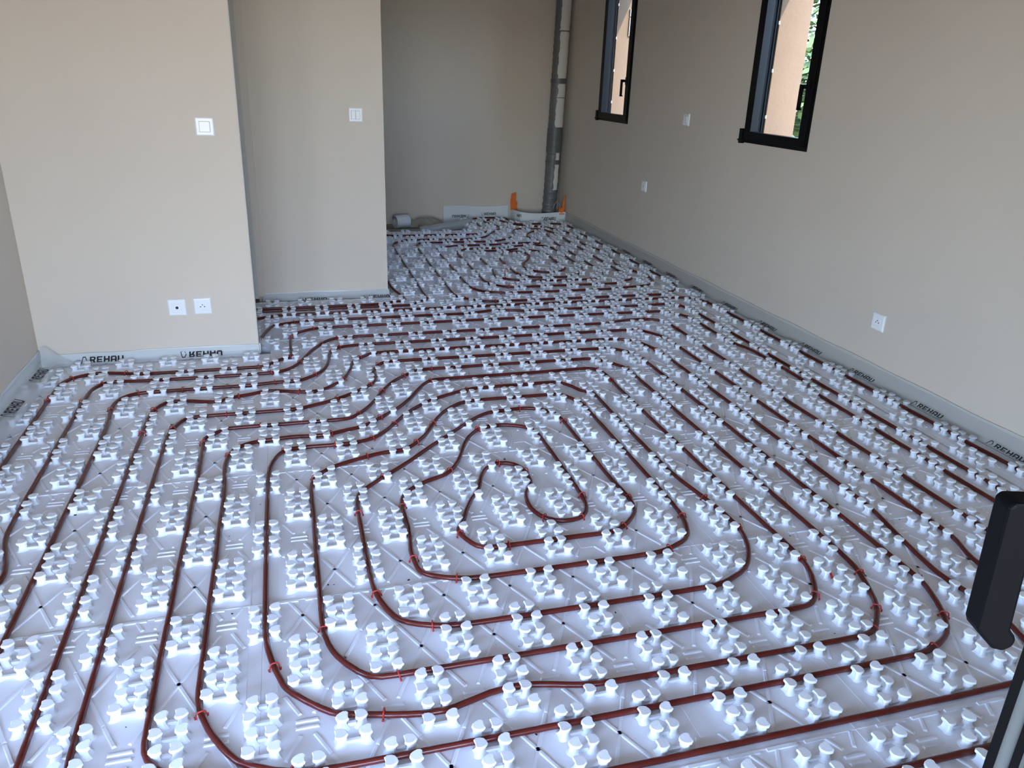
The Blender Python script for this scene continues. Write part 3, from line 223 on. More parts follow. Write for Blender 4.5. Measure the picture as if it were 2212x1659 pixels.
D_BACK = [(-5.94,12.5),(0.216,12.5),(1.052,12.511),(1.326,12.533),(1.525,12.577),(1.853,12.713),(2.055,12.759),(2.113,12.782),(2.161,12.818),(2.195,12.867),(2.218,12.928),(2.23,12.996),(2.239,13.14),(2.232,13.282),(2.203,13.49),(2.09,14.109),(2.044,14.456),(2.012,14.805),(2.009,15.224),(1.993,15.432),(1.946,15.705),(1.846,16.11),(1.804,16.312),(1.775,16.517),(1.76,16.725),(1.75,17.634),(1.753,22.745),(1.765,23.095),(1.785,23.301),(1.836,23.57),(1.915,23.833),(1.997,24.02),(2.102,24.193),(2.229,24.345),(2.377,24.465),(2.485,24.52),(2.54,24.538),(2.647,24.55),(2.698,24.542),(2.744,24.523),(2.786,24.494),(2.859,24.415),(3.005,24.228),(3.099,24.146),(3.151,24.111),(3.267,24.056),(3.329,24.037),(3.528,24.011),(4.293,24),(7.086,24.005),(7.287,24.018),(7.408,24.054),(7.463,24.084),(7.563,24.164),(7.709,24.297),(7.844,24.443),(7.916,24.557),(7.943,24.619),(7.978,24.749),(7.992,24.885),(7.998,25.091),(8.003,27.648),(8.012,27.864),(8.039,28.022),(8.085,28.137),(8.153,28.251),(8.246,28.365),(8.327,28.433),(8.373,28.46),(8.479,28.495),(8.719,28.525),(8.977,28.54),(9.109,28.54),(9.366,28.515),(9.549,28.483),(9.66,28.446),(9.754,28.391),(9.828,28.327),(9.885,28.257),(9.927,28.185),(9.956,28.11),(9.986,27.958),(9.997,27.755),(10.009,26.984),(10.021,26.759),(10.031,26.686),(10.052,26.62),(10.087,26.568),(10.137,26.532),(10.2,26.511),(10.347,26.5),(11.484,26.497),(11.961,26.48),(12.092,26.464),(12.217,26.434),(12.335,26.383),(12.389,26.349),(12.438,26.308),(12.478,26.261),(12.509,26.207),(12.545,26.086),(12.607,25.614),(12.625,25.268),(12.613,24.99),(12.553,24.301),(12.556,23.958),(12.506,23.603),(12.495,23.393),(12.504,23.184),(12.563,22.708),(12.573,22.504),(12.569,15.241),(12.565,14.68),(12.55,14.266),(12.558,13.86),(12.534,13.655),(12.489,13.385),(12.454,13.254),(12.404,13.129),(12.337,13.012),(12.256,12.901),(12.072,12.687),(11.967,12.592),(11.903,12.557),(11.671,12.497),(11.6,12.463),(11.538,12.416),(11.433,12.307),(11.377,12.267),(11.313,12.244),(11.241,12.237),(10.449,12.249),(5.913,12.251),(5.495,12.257),(5.219,12.271),(5.018,12.299),(4.827,12.358),(4.65,12.451),(4.486,12.567),(4.343,12.711),(4.129,12.991),(4.06,13.111),(4.022,13.239),(4.007,13.373),(4.001,13.577),(4.004,21.131),(4.015,21.411),(4.04,21.618),(4.086,21.822),(4.163,22.023),(4.198,22.086),(4.241,22.141),(4.293,22.186),(4.355,22.216),(4.425,22.234),(4.576,22.246),(4.871,22.249),(7.379,22.248),(7.511,22.264),(7.707,22.311),(7.961,22.406),(8.145,22.496),(8.262,22.567),(8.372,22.647),(8.521,22.784),(8.607,22.888),(8.741,23.12),(8.783,23.17),(8.94,23.301),(8.986,23.353),(9.05,23.481),(9.14,23.753),(9.182,23.956),(9.228,24.363),(9.28,24.56),(9.332,24.686),(9.435,24.861),(9.522,24.968),(9.62,25.068),(9.729,25.156),(9.788,25.19),(9.852,25.214),(9.918,25.226),(9.987,25.229),(10.126,25.215),(10.404,25.158),(10.824,25.027),(10.889,24.994),(10.944,24.951),(10.985,24.897),(11.013,24.833),(11.072,24.543),(11.184,24.125),(11.22,23.916),(11.241,23.637),(11.249,23.147),(11.251,16.149),(11.271,14.808),(11.254,14.664),(11.229,14.6),(11.188,14.544),(11.135,14.497),(11.072,14.457),(10.684,14.252),(10.461,14.088),(10.404,14.055),(10.341,14.032),(10.273,14.018),(10.129,14.008),(9.772,14.002),(8.09,14),(6.975,14.002),(6.493,14.018),(6.296,14.044),(6.171,14.081),(6.112,14.107),(6,14.173),(5.853,14.303),(5.729,14.459),(5.661,14.573),(5.605,14.693),(5.541,14.879),(5.51,15.075),(5.501,15.693),(5.499,19.049),(5.487,19.739),(5.495,19.873),(5.516,20.004),(5.554,20.13),(5.582,20.19),(5.615,20.246),(5.695,20.351),(5.836,20.493),(6.039,20.665),(6.157,20.72),(6.292,20.742),(6.434,20.746),(7.793,20.747),(7.862,20.763),(7.921,20.795),(8.07,20.949),(8.127,20.991),(8.192,21.018),(8.473,21.088),(8.8,21.2),(8.933,21.23),(9.068,21.241),(9.201,21.234),(9.394,21.187),(9.515,21.133),(9.625,21.061),(9.722,20.969),(9.882,20.75),(9.942,20.634),(9.974,20.509),(9.99,20.308),(9.998,19.893),(10,17.026),(9.983,16.812),(9.957,16.669),(9.917,16.529),(9.795,16.19),(9.761,16.131),(9.715,16.079),(9.601,15.988),(9.548,15.936),(9.509,15.873),(9.452,15.639),(9.421,15.578),(9.371,15.537),(9.305,15.515),(9.153,15.488),(9.087,15.458),(9.032,15.412),(8.936,15.307),(8.881,15.269),(8.818,15.247),(8.671,15.24),(8.029,15.251),(7.824,15.276),(7.628,15.328),(7.446,15.409),(7.336,15.481),(7.286,15.523),(7.199,15.619),(7.163,15.672),(7.132,15.729),(7.083,15.85),(7.051,15.979),(7.023,16.179),(7.004,16.661),(7.006,17.498),(7.043,18.553),(7.058,18.62),(7.084,18.685),(7.19,18.869),(7.218,18.935),(7.318,19.283),(7.441,19.63),(7.485,19.836),(7.508,19.893),(7.545,19.939),(7.596,19.969),(7.657,19.987),(7.725,19.993),(7.866,19.985),(8.002,19.956),(8.067,19.934),(8.192,19.875),(8.309,19.799),(8.405,19.702),(8.437,19.645),(8.458,19.583),(8.471,19.449),(8.462,19.24),(8.437,19.034),(8.408,18.899),(8.347,18.701),(8.269,18.507),(8.179,18.319),(7.903,17.836),(7.809,17.65),(7.731,17.458),(7.669,17.261),(7.627,17.061),(7.612,16.861),(7.621,16.729),(7.633,16.666),(7.675,16.543),(7.739,16.431),(7.823,16.331),(7.924,16.244),(8.038,16.169),(8.162,16.104),(8.293,16.053),(8.431,16.024),(8.571,16.022),(8.639,16.034),(8.703,16.056),(8.763,16.088),(8.82,16.128),(8.925,16.224),(9.075,16.379),(9.168,16.491),(9.233,16.614),(9.25,16.678),(9.26,16.814),(9.251,17.44),(9.258,18.067),(9.278,18.413),(9.32,18.895),(9.329,19.102),(9.316,19.373),(9.279,19.57),(9.24,19.697),(9.185,19.816),(9.111,19.923),(9.018,20.017),(8.853,20.136),(8.662,20.228),(8.604,20.265),(8.555,20.313),(8.47,20.417),(8.422,20.455),(8.366,20.472),(8.299,20.468),(8.225,20.45),(7.735,20.287),(7.6,20.251),(7.464,20.226),(7.192,20.207),(6.786,20.225),(6.655,20.216),(6.594,20.198),(6.486,20.135),(6.398,20.044),(6.331,19.936),(6.307,19.878),(6.275,19.752),(6.257,19.552),(6.248,16.761),(6.229,16.552),(6.154,16.206),(6.134,16.069),(6.13,15.864),(6.146,15.73),(6.199,15.538),(6.288,15.362),(6.368,15.259),(6.415,15.214),(6.465,15.172),(6.575,15.102),(6.695,15.047),(6.821,15.009),(7.089,14.964),(7.497,14.847),(7.772,14.794),(7.98,14.769),(8.258,14.756),(9.766,14.748),(9.84,14.76),(9.905,14.788),(9.963,14.833),(10.067,14.943),(10.224,15.091),(10.265,15.144),(10.296,15.207),(10.442,15.623),(10.473,15.762),(10.494,15.972),(10.5,16.531),(10.504,22.202),(10.526,22.481),(10.65,23.092),(10.719,23.509),(10.742,23.725),(10.76,24.023),(10.751,24.092),(10.726,24.15),(10.683,24.201),(10.574,24.304),(10.472,24.415),(10.424,24.452),(10.372,24.463),(10.315,24.444),(10.255,24.403),(10.196,24.351),(10.039,24.184),(9.911,24.011),(9.842,23.889),(9.787,23.761),(9.668,23.437),(9.63,23.31),(9.611,23.18),(9.61,23.114),(9.624,22.983),(9.655,22.853),(9.737,22.594),(9.791,22.394),(9.816,22.257),(9.829,22.117),(9.827,21.974),(9.792,21.748),(9.771,21.673),(9.742,21.607),(9.704,21.559),(9.657,21.537),(9.605,21.545),(9.549,21.578),(9.428,21.673),(9.362,21.711),(9.291,21.735),(9.141,21.749),(8.847,21.743),(8.495,21.73),(8.287,21.707),(8.017,21.648),(7.689,21.548),(7.547,21.528),(7.113,21.507),(6.27,21.493),(5.99,21.476),(5.851,21.453),(5.648,21.401),(5.383,21.317),(5.191,21.245),(5.072,21.179),(4.964,21.096),(4.873,20.997),(4.837,20.942),(4.788,20.82),(4.765,20.689),(4.752,20.209),(4.752,15.031),(4.762,14.545),(4.776,14.341),(4.795,14.207),(4.85,14.015),(4.905,13.894),(5.014,13.727),(5.104,13.629),(5.205,13.543),(5.378,13.441),(5.568,13.368),(5.766,13.311),(5.968,13.273),(6.311,13.255),(8.828,13.25),(9.667,13.255),(10.014,13.275),(10.154,13.299),(10.432,13.369),(10.71,13.428),(10.92,13.465),(11.203,13.501),(11.339,13.529),(11.402,13.552),(11.514,13.622),(11.711,13.81),(11.798,13.914),(11.871,14.027),(11.951,14.212),(11.998,14.412),(12.045,14.758),(12.055,14.899),(12.048,15.039),(11.99,15.381),(11.824,15.922),(11.658,16.529),(11.621,16.734),(11.605,16.941),(11.609,17.079),(11.625,17.218),(11.656,17.357),(11.734,17.634),(11.764,17.973),(11.801,18.174),(11.877,18.437),(12.028,18.824),(12.047,18.892),(12.065,19.034),(12.066,19.325),(12.047,19.536),(12.019,19.672),(11.794,20.483),(11.763,20.62),(11.742,20.828),(11.724,21.246),(11.736,21.594),(11.761,21.802),(11.797,22.01),(11.863,22.284),(12.02,22.758),(12.05,22.896),(12.058,23.039),(12.052,23.474),(12.032,23.613),(11.978,23.885),(11.924,24.087),(11.849,24.283),(11.67,24.662),(11.446,25.172),(11.349,25.354),(11.272,25.468),(11.184,25.573),(11.086,25.67),(10.98,25.758),(10.806,25.876),(10.681,25.939),(10.616,25.963),(10.348,26.034),(10.23,26.103),(9.881,26.45),(9.794,26.561),(9.736,26.692),(9.66,26.972),(9.504,27.484),(9.467,27.593),(9.423,27.683),(9.334,27.788),(9.223,27.864),(9.137,27.896),(9.042,27.903),(8.896,27.869),(8.659,27.755),(8.583,27.687),(8.558,27.643),(8.538,27.533),(8.554,27.272),(8.602,27.004),(8.657,26.805),(8.838,26.281),(8.904,26.017),(8.92,25.884),(8.919,25.753),(8.912,25.688),(8.881,25.562),(8.807,25.375),(8.717,25.191),(8.645,25.074),(8.367,24.676),(8.255,24.499),(7.783,23.645),(7.624,23.419),(7.485,23.267),(7.328,23.133),(7.211,23.061),(7.148,23.033),(7.014,22.993),(6.471,22.874),(6.207,22.808),(6.068,22.786),(5.996,22.784),(5.849,22.798),(5.215,22.94),(5.073,22.962),(4.929,22.963),(4.573,22.937),(4.36,22.943),(3.998,22.968),(3.86,22.952),(3.797,22.929),(3.681,22.858),(3.522,22.727),(3.422,22.633),(3.329,22.532),(3.247,22.424),(3.176,22.308),(3.118,22.186),(3.073,22.058),(3.032,21.859),(3.014,21.654),(3.004,21.376),(3,14.025),(3.004,13.394),(3.014,13.04),(3.004,12.905),(2.982,12.847),(2.945,12.797),(2.715,12.624),(2.659,12.573),(2.608,12.516),(2.476,12.339),(2.428,12.295),(2.373,12.267),(2.31,12.252),(-1.268,12.249),(-1.898,12.242),(-2.616,12.213),(-2.755,12.186),(-3.015,12.095),(-3.149,12.059),(-3.285,12.033),(-3.492,12.014),(-4.05,12.001),(-5.94,12)]
D_CLIPS = [(-1.235,-3.406,1.65),(-1.868,-4.015,-1.31),(-2.687,-4.603,1.87),(-1.714,-5.682,2.83),(-0.455,-2.804,-1.39),(0.22,-3.668,-0.31),(-0.356,-4.495,3.12),(-0.631,-5.108,-0.27),(5.863,-4.304,-2.29),(6.59,-4.761,0.98),(6.215,-5.16,0.56),(6.754,-5.68,-2.84),(7.435,-5.138,-2.1),(7.745,-4.288,-1.66),(6.244,-3.433,-1.7),(6.933,-3.945,1.3),(5.007,3.236,-1.51),(4.243,2.453,1.61),(3.486,-0.762,-1.64),(4.299,-0.969,1.55),(3.207,-1.443,-2.62),(3.838,-1.86,0.63),(4.301,-2.66,-2.79),(4.964,-1.788,-1.72),(5.664,-1.291,1.73),(5.745,-2.328,1.48),(3.453,3.321,-3.14),(3.418,2.19,-1.06),(1.387,2.867,1.11),(2.275,2.395,0.67),(0.886,2.024,0.86),(1.319,0.666,0.84),(0.32,3.43,0.78),(0.582,3.051,-2.16),(0.048,2.431,-2.59),(2.291,0.802,-2.97),(2.736,0.374,1.7),(0.26,-0.467,1.53),(0.055,0.701,-2.36),(1.07,-1.524,-1.35),(2.597,-1.325,2.28),(1.762,-1.999,-0),(0.206,-2.067,1.63),(0.755,-2.684,2.86),(-2.902,4.252,-0.01),(-2.168,3.501,3.14),(-3.264,2.852,-1.54),(-2.751,2.222,1.33),(-2.219,2.738,0.25),(-1.723,2.176,-2.41),(-0.778,2.818,0.28),(-0.742,2.272,3.13),(-0.125,3.721,-2.27),(-0.134,1.621,0.38),(-1.179,0.915,1.15),(-0.498,-0.502,-1.58),(-6.75,5.756,1.57),(-5.999,5.54,-1.58),(-5.337,4.968,1.63),(-4.443,4.79,-1.83),(-4.5,3.55,-1.57),(-3.944,3.681,1.32),(-6.576,7.122,0.88),(-5.391,7.279,-0.32),(-5.816,6.616,-2.32),(-4.916,5.874,0.29),(-6.75,5.965,1.57),(-2.291,7.18,0.08),(-4.691,6.683,3.09),(-1.981,6.697,-3),(-3.975,5.919,0),(-1.891,6.005,0.1),(-2.713,5.266,-2.84),(-1.381,10.889,-2.84),(-0.825,10.164,0.36),(-1.48,9.428,1.47),(-1.556,7.796,0.85),(-1.297,7.314,-1.98),(-0.238,9.189,-2.73),(-0.698,8.716,-2.11),(-0.222,8.35,0.47),(-0.94,6.353,0.83),(0.26,7.413,-2.35),(0.657,6.763,0.98),(-0.277,5.934,-1.98),(0.304,5.402,0.85),(-1.346,5.281,2.94),(-0.535,4.674,0.56),(1.176,5.857,-2.39),(0.546,4.953,-2.01),(1.921,12.731,0.26),(4.875,13.954,-1.14),(6.171,14.081,2.77),(5.7,13.328,-0.27),(5.219,12.271,3.05),(4.257,12.82,2.23),(5.605,14.693,1.97),(1.986,6.246,-3.12),(1.771,5.408,0.6),(2.515,4.663,-2.81),(10.432,13.369,0.24),(10.946,12.245,3.12),(10.596,11.02,-3.09),(9.916,10.248,-0.01),(9.433,9.472,2.9),(8.286,9.346,-2.8),(9.999,8.337,1.57),(7.718,7.705,2.91),(8.263,7.27,2.02),(8.719,8.41,-0.58),(7.001,5.288,1.68),(6.276,4.591,-1.62),(7.751,5.914,-1.54),(6.957,6.986,-0.09),(6.419,6.19,2.64),(6.2,5.387,-1.02),(4.933,4.674,2.48),(9.231,7.343,-1.49),(8.463,6.608,1.73),(11.356,10.748,2.12),(2.236,13.068,1.5),(2.428,12.295,-2.55),(3.004,12.905,-1.85),(3.176,22.308,-2.07),(8.181,28.289,0.91),(7.802,24.391,0.86),(5.496,19.327,1.59),(7.018,17.846,1.53),(5.935,20.583,0.7),(6.368,15.259,-0.82),(7.051,15.979,1.77),(7.924,16.244,-0.65),(7.566,14.831,-0.22),(8.238,15.242,3.12),(9.228,15.503,-2.87),(9.025,16.326,0.82),(9.254,17.928,1.55),(8.424,18.966,-1.78),(7.781,17.587,-1.97),(8.912,20.1,2.55),(9.986,20.376,-1.5),(9.605,21.545,2.84),(12.599,25.683,-1.46),(10.728,23.58,1.46),(9.611,14.748,-0.01),(12.497,10.97,-1.34)]

# ================================================================== room shell
def wallbox(name, boxes, m=M_WALL, org=(0, 0, 0)):
    b = MB()
    for a in boxes: b.box(*a)
    return struct(b.build(name, m, org=org))
ZB, ZT = -0.25, 12.6          # subfloor level under the panels, ceiling
wallbox('floor', [(-8.4, 14.48, -14.6, 29.6, -0.9, ZB)], M_SCREED)
wallbox('ceiling', [(-8.4, 14.48, -14.6, 29.6, ZT, ZT + 0.8)], M_CEIL)
WZ0, WZ1 = 5.40, 11.7
W1 = (20.18, 23.54); W2 = (7.53, 10.86)
wallbox('wall_right', [(13, 14.48, -13.6, 28.75, ZB, WZ0), (13, 14.48, -13.6, 28.75, WZ1, ZT), (13, 14.48, -13.6, W2[0], WZ0, WZ1), (13, 14.48, W2[1], W1[0], WZ0, WZ1), (13, 14.48, W1[1], 28.75, WZ0, WZ1)])
wallbox('wall_back', [(-8.4, 14.48, 28.75, 29.6, ZB, ZT)])
wallbox('wall_left', [(-8.4, -7.52, -13.6, -12.0, ZB, ZT), (-8.4, -7.52, -12.0, -5.0, 10.8, ZT), (-8.4, -7.52, -5.0, 28.75, ZB, ZT)])  # gap near the camera is an added opening, brightens the right wall
wallbox('wall_front', [(-8.4, -6.7, -14.6, -13.6, ZB, ZT), (3.2, 14.48, -14.6, -13.6, ZB, ZT), (-6.7, 3.2, -14.6, -13.6, 10.8, ZT)])
wallbox('wall_pier', [(-7.52, -2.33, 8.38, 8.74, ZB, ZT)])
wallbox('wall_middle', [(-2.42, 1.80, 13.8, 14.16, ZB, ZT)])
# end faces of the partitions left in bare board edge
wallbox('trim_1', [(-2.33, -2.305, 8.385, 8.74, ZB + 0.3, ZT)], M_WALLE)
wallbox('trim_2', [(-2.90, -2.42, 13.55, 14.16, ZB + 0.35, ZT)], M_WALLE)
wallbox('trim_3', [(-2.42, -2.22, 13.66, 13.8, ZB + 0.4, ZT)], M_WALL)
wallbox('added_overhang', [(-22.0, 16.0, -30.0, -14.6, ZT - 0.6, ZT + 0.1), (-22.0, -8.4, -14.6, 4.0, ZT - 0.6, ZT + 0.1)], M_OVERHANG)  # unseen overhangs added to hold high skylight off the near floor
# outdoors
wallbox('terrace', [(-60, 60, -90, -14.6, -1.4, -0.5)], M_TERR)
wallbox('garden', [(14.48, 90, -14.6, 60, -1.4, -0.9)], M_GRASS)

# ================================================================== windows in the right wall
def window(name, y0, y1, box=False):
    z0, z1 = WZ0, WZ1
    r = struct(empty(name, (13, (y0 + y1) / 2, z0))); o = (13, (y0 + y1) / 2, z0)
    def p(nm, b, m, par=r, bev=0.0): return b.build(nm, m, par, o, bevel=bev)
    fw = 0.17
    b = MB()
    for a in ((y0, y1, z0, z0 + fw), (y0, y1, z1 - fw, z1), (y0, y0 + fw, z0 + fw, z1 - fw), (y1 - fw, y1, z0 + fw, z1 - fw)): b.box(12.955, 13.30, *a)
    p('outer_frame', b, M_FRAME)
    sw = 0.24; a0, a1, c0, c1 = y0 + 0.08, y1 - 0.08, z0 + 0.10, z1 - 0.10
    b = MB()
    for a in ((a0, a1, c0, c0 + sw), (a0, a1, c1 - sw, c1), (a0, a0 + sw + 0.05, c0 + sw, c1 - sw), (a1 - sw - .10, a1, c0 + sw, c1 - sw)): b.box(12.90, 13.16, *a)
    p('sash_frame', b, M_FRAME, bev=0.012)
    p('glass_pane', MB().box(13.03, 13.06, a0 + sw, a1 - sw, c0 + sw, c1 - sw), M_GLASS)
    b = MB(); b.box(13.16, 13.40, y1 - 0.36, y1 - 0.17, z0 + fw, z1 - fw).box(13.30, 13.34, y1 - 0.40, y1 - 0.17, z0 + fw, z1 - fw)
    b.box(13.16, 13.40, y0 + 0.17, y0 + 0.30, z0 + fw, z1 - fw); p('inner_jamb', b, M_NAVY)
    b = MB(); b.box(13.30, 14.60, y0, y1, z0 - 0.02, z0 + 0.10); p('outer_sill', b, M_NAVY)
    # rendered masonry reveal outside the frame
    b = MB(); b.box(13.40, 14.47, y1 - 0.42, y1 - 0.02, z0 + 0.10, z1).box(13.40, 14.47, y0 + 0.02, y0 + 0.12, z0 + 0.10, z1).box(13.40, 14.47, y0, y1, z1 - 0.14, z1)
    p('rendered_reveal', b, M_RENDER)
    # hinge block low on the far side
    b = MB(); b.box(12.86, 13.0, y1 - 0.02, y1 + 0.13, z0 - 0.03, z0 + 0.42).box(12.84, 13.0, y1 - 0.06, y1 + 0.17, z0 + 0.05, z0 + 0.10); p('hinge', b, M_FRAME, bev=0.01)
    # lever handle on the near stile
    hy, hz = y0 + 0.26, 7.12
    h = p('handle_rosette', MB().box(12.86, 12.91, hy - 0.07, hy + 0.07, hz - 0.16, hz + 0.16), M_FRAME, bev=0.012)
    b = MB(); b.box(12.66, 12.87, hy - 0.045, hy + 0.045, hz - 0.055, hz + 0.055).box(12.64, 12.72, hy - 0.045, hy + 0.045, hz - 0.62, hz + 0.055).box(12.64, 12.75, hy - 0.045, hy + 0.045, hz - 0.62, hz - 0.57)
    b.build('handle_lever', M_FRAME, h, o)
    # clip heads along the far jamb
    b = MB()
    for k in range(4): b.box(13.385, 13.42, y1 - 0.425, y1 - 0.37, z0 + 0.75 + 1.35 * k, z0 + 0.85 + 1.35 * k)
    p('jamb_screws', b, M_PLATE)
    if box:
        b = MB(); b.box(13.95, 14.25, y1 - 0.50, y1 - 0.42, 9.0, 9.75).box(13.95, 14.25, y1 - 0.50, y1 - 0.41, 9.80, 10.1); p('outside_plate', b, M_METALBOX)
    return r
window('window_1', *W1, box=True)
window('window_2', *W2)

# ================================================================== studded floor panels
CAPO = [(a * 1.07, b * 1.06) for a, b in [(.060, -.052), (.056, -.022), (.052, .0), (.056, .022), (.060, .052), (.042, .073), (.008, .078), (-.034, .066), (-.066, .040), (-.080, .010), (-.076, -.022), (-.052, -.056), (-.016, -.074), (.030, -.076)]]
def nub_rings(lo=False):
    """mushroom stud: flared foot, waist set back from the pipe side, wide rounded cap with a slightly uneven top"""
    o = CAPO if not lo else [CAPO[i] for i in (0, 3, 5, 7, 9, 11)]
    full = [(1.22, 0.0, 1.15), (0.92, 0.014, 0.90), (0.74, 0.040, 0.76), (0.70, 0.075, 0.72), (0.76, 0.102, 0.76), (0.93, 0.117, 0.94), (1.0, 0.126, 1.0), (0.98, 0.141, 0.98), (0.86, 0.151, 0.86)]
    prof = full if not lo else [full[0], full[2], full[4], full[6], full[8]]
    vs = []
    for s, z, sy in prof:
        for i, (x, y) in enumerate(o):
            back = -.010 * max(0.0, 1 - abs(z - .075) / .06)
            up = 0.0018 * math.sin(2.3 * i + 1.0) * (1 if z > .135 else 0) + (.05 * x if z > .12 else 0)
            vs.append((x * s + back, y * sy, z + up))
    n = len(o); fs = [(k * n + i, k * n + (i + 1) % n, (k + 1) * n + (i + 1) % n, (k + 1) * n + i) for k in range(len(prof) - 1) for i in range(n)]
    fs.append(tuple(range((len(prof) - 1) * n, len(prof) * n)))
    return vs, fs
NV, NF = nub_rings(); LV, LF = nub_rings(True)
nub_me = bpy.data.meshes.new('nub'); nub_me.from_pydata([(a * U, b * U, c * U) for a, b, c in NV], [], NF); nub_me.materials.append(M_NUB); nub_me.polygons.foreach_set('use_smooth', [True] * len(NF)); nub_me.update(); nub_me.set_sharp_from_angle(angle=0.55)

def in_any(x, y, rects): return any(a <= x <= b and c <= y <= d for a, b, c, d in rects)
PIER_KEEP = [(-7.6, -2.25, 8.25, 8.85), (-2.95, 1.86, 13.45, 14.25)]
def lattice(x0, x1, y0, y1):
    """cluster stud positions inside a rectangle: (x, y, rotation)"""
    out = []
    for i in range(math.floor(2 * x0) - 1, math.ceil(2 * x1) + 2):
        x = i * .5; par = 1 if i % 2 == 0 else 0
        for c in range(math.floor(y0) - 2, math.ceil(y1) + 3):
            if (c - par) % 2: continue
            for k, dx in enumerate((.1, .147, .1, .147)):
                yy = c + .375 - .25 * k
                for s in (-1, 1):
                    xx = x + s * dx
                    if x0 + .03 <= xx <= x1 - .03 and y0 + .03 <= yy <= y1 - .03 and not in_any(xx, yy, PIER_KEEP):
                        out.append((xx, yy, 0.0 if (s < 0) == (k % 2 == 0) else math.pi, x, c, k, s))
    return out

def panel(x0, x1, y0, y1, label, ox=0.0, oy=0.0):
    g = 0.0012; org = ((x0 + x1) / 2 + ox, (y0 + y1) / 2 + oy, ZB)
    mb = MB(); mb.box(x0 + g, x1 - g, y0 + g, y1 - g, ZB + 0.002, 0.0)
    def rib(ax, ay, bx, by, w=.056, h=.016):
        L = math.hypot(bx - ax, by - ay)
        if L < .05: return
        tx, ty = (bx - ax) / L, (by - ay) / L; nx, ny = -ty * w / 2, tx * w / 2
        vs = []
        for q, z in ((1, -.002), (.55, h)):
            for px, py, e in ((ax, ay, 1), (bx, by, -1)):
                for s in (1, -1): vs.append((px + s * nx * q + e * tx * (1 - q) * .04, py + s * ny * q + e * ty * (1 - q) * .04, z))
        mb.add(vs, [(4, 5, 7, 6), (0, 1, 5, 4), (2, 6, 7, 3), (0, 4, 6, 2), (1, 3, 7, 5)])
    for i in range(math.floor(2 * x0) - 1, math.ceil(2 * x1) + 2):
        x = i * .5; par = 0 if i % 2 == 0 else 1
        for c in range(math.floor(y0) - 1, math.ceil(y1) + 2):
            if (c - par) % 2: continue
            eq = (c % 4 == 3) or (c % 4 == 1 and (x < -2.03 or x > 3.6))
            pad = (abs(x - 3) < .01 and c % 2 == 0)
            st = .17 if eq else (.30 if pad else 0.0)
            for sx in (-1, 1):
                for sy in (-1, 1):
                    dx, dy = sx * .447, sy * .894
                    if c % 4 == 3 and par == 1 and False: continue
                    ax, ay, bx, by = x + dx * (st or -.045), c + dy * (st or -.045), x + sx * .25, c + sy * .5
                    ok = x0 + .03 < ax < x1 - .03 and y0 + .03 < ay < y1 - .03
                    if not ok: continue
                    t = 1.0
                    for lo, hi, a, b in ((x0 + .03, x1 - .03, ax, bx), (y0 + .03, y1 - .03, ay, by)):
                        if b > hi: t = min(t, (hi - a) / (b - a))
                        if b < lo: t = min(t, (lo - a) / (b - a))
                    rib(ax, ay, ax + (bx - ax) * t, ay + (by - ay) * t)
            if eq and x0 + .2 < x < x1 - .2 and y0 + .15 < c < y1 - .15:
                for sy in (-.05, .05): rib(x - .14, c + sy, x + .14, c + sy, .05, .017)
            if pad and x0 + .2 < x < x1 - .2 and y0 + .3 < c < y1 - .3: mb.box(x - .10, x + .10, c - .28, c + .28, -.002, .005)
    N = lattice(x0, x1, y0, y1)
    for xx, yy, rz, cx, cc, k, s in N:
        if s < 0:
            if k % 2 == 1: mb.box(cx - .085, cx + .085, yy - .024, yy + .012, -.002, .040)
            else: mb.box(cx - .05, cx + .05, yy - .020, yy + .020, -.002, .045)
    # lapped edge: a raised band and a ridge along the far edge, a thin bead along the side joints
    mb.box(x0 + g, x1 - g, y1 - .02, y1 - g, -.002, .006)
    if y1 - y0 > 2 and y1 > -7 and not (x0 < -7 and y1 > 5.5):
        for xa in np.arange(math.ceil(x0 * 2) / 2 + .02, x1 - .45, .5):
            if not in_any(xa + .2, y1 - .03, PIER_KEEP): mb.box(xa + .03, xa + .43, y1 - .062, y1 - .018, -.002, .02)
    mb.box(x0 + .17, x0 + .20, y0 + g, y1 - g, -.002, .004); mb.box(x1 - .20, x1 - .17, y0 + g, y1 - g, -.002, .004)
    for q in range(len(mb.v)): mb.v[q] = (mb.v[q][0] + ox, mb.v[q][1] + oy, mb.v[q][2])
    o = mb.build('studded_panel', M_FOAM, org=org, fix=False)
    tag(o, label, 'floor panel', 'studded underfloor heating panels')
    far = MB(); nn = 0
    for xx, yy, rz, cx, cc, k, s in N:
        X, Y = xx + ox, yy + oy
        d, pu, pv = depth_px((X, Y, .1))
        if d > 0 and -20 < pu < 2232 and 380 < pv < 1690 and .14 * 1673 / d > 9.0:
            n = bpy.data.objects.new('nub', nub_me); COL.objects.link(n); n.parent = o
            n.location = ((X - org[0]) * U, (Y - org[1]) * U, -org[2] * U); n.rotation_euler = (0, 0, rz); nn += 1
        else:
            c_, s_ = math.cos(rz), math.sin(rz)
            far.add([(X + a * c_ - b * s_, Y + a * s_ + b * c_, z) for a, b, z in (LV if d < 0 or .14 * 1673 / d < 6 or not (-100 < pu < 2300) else NV)], LF if d < 0 or .14 * 1673 / d < 6 or not (-100 < pu < 2300) else NF)
    if far.v:
        fo = far.build('nub_field', M_NUB, o, org, fix=False); fo['kind'] = 'stuff'
    return nn
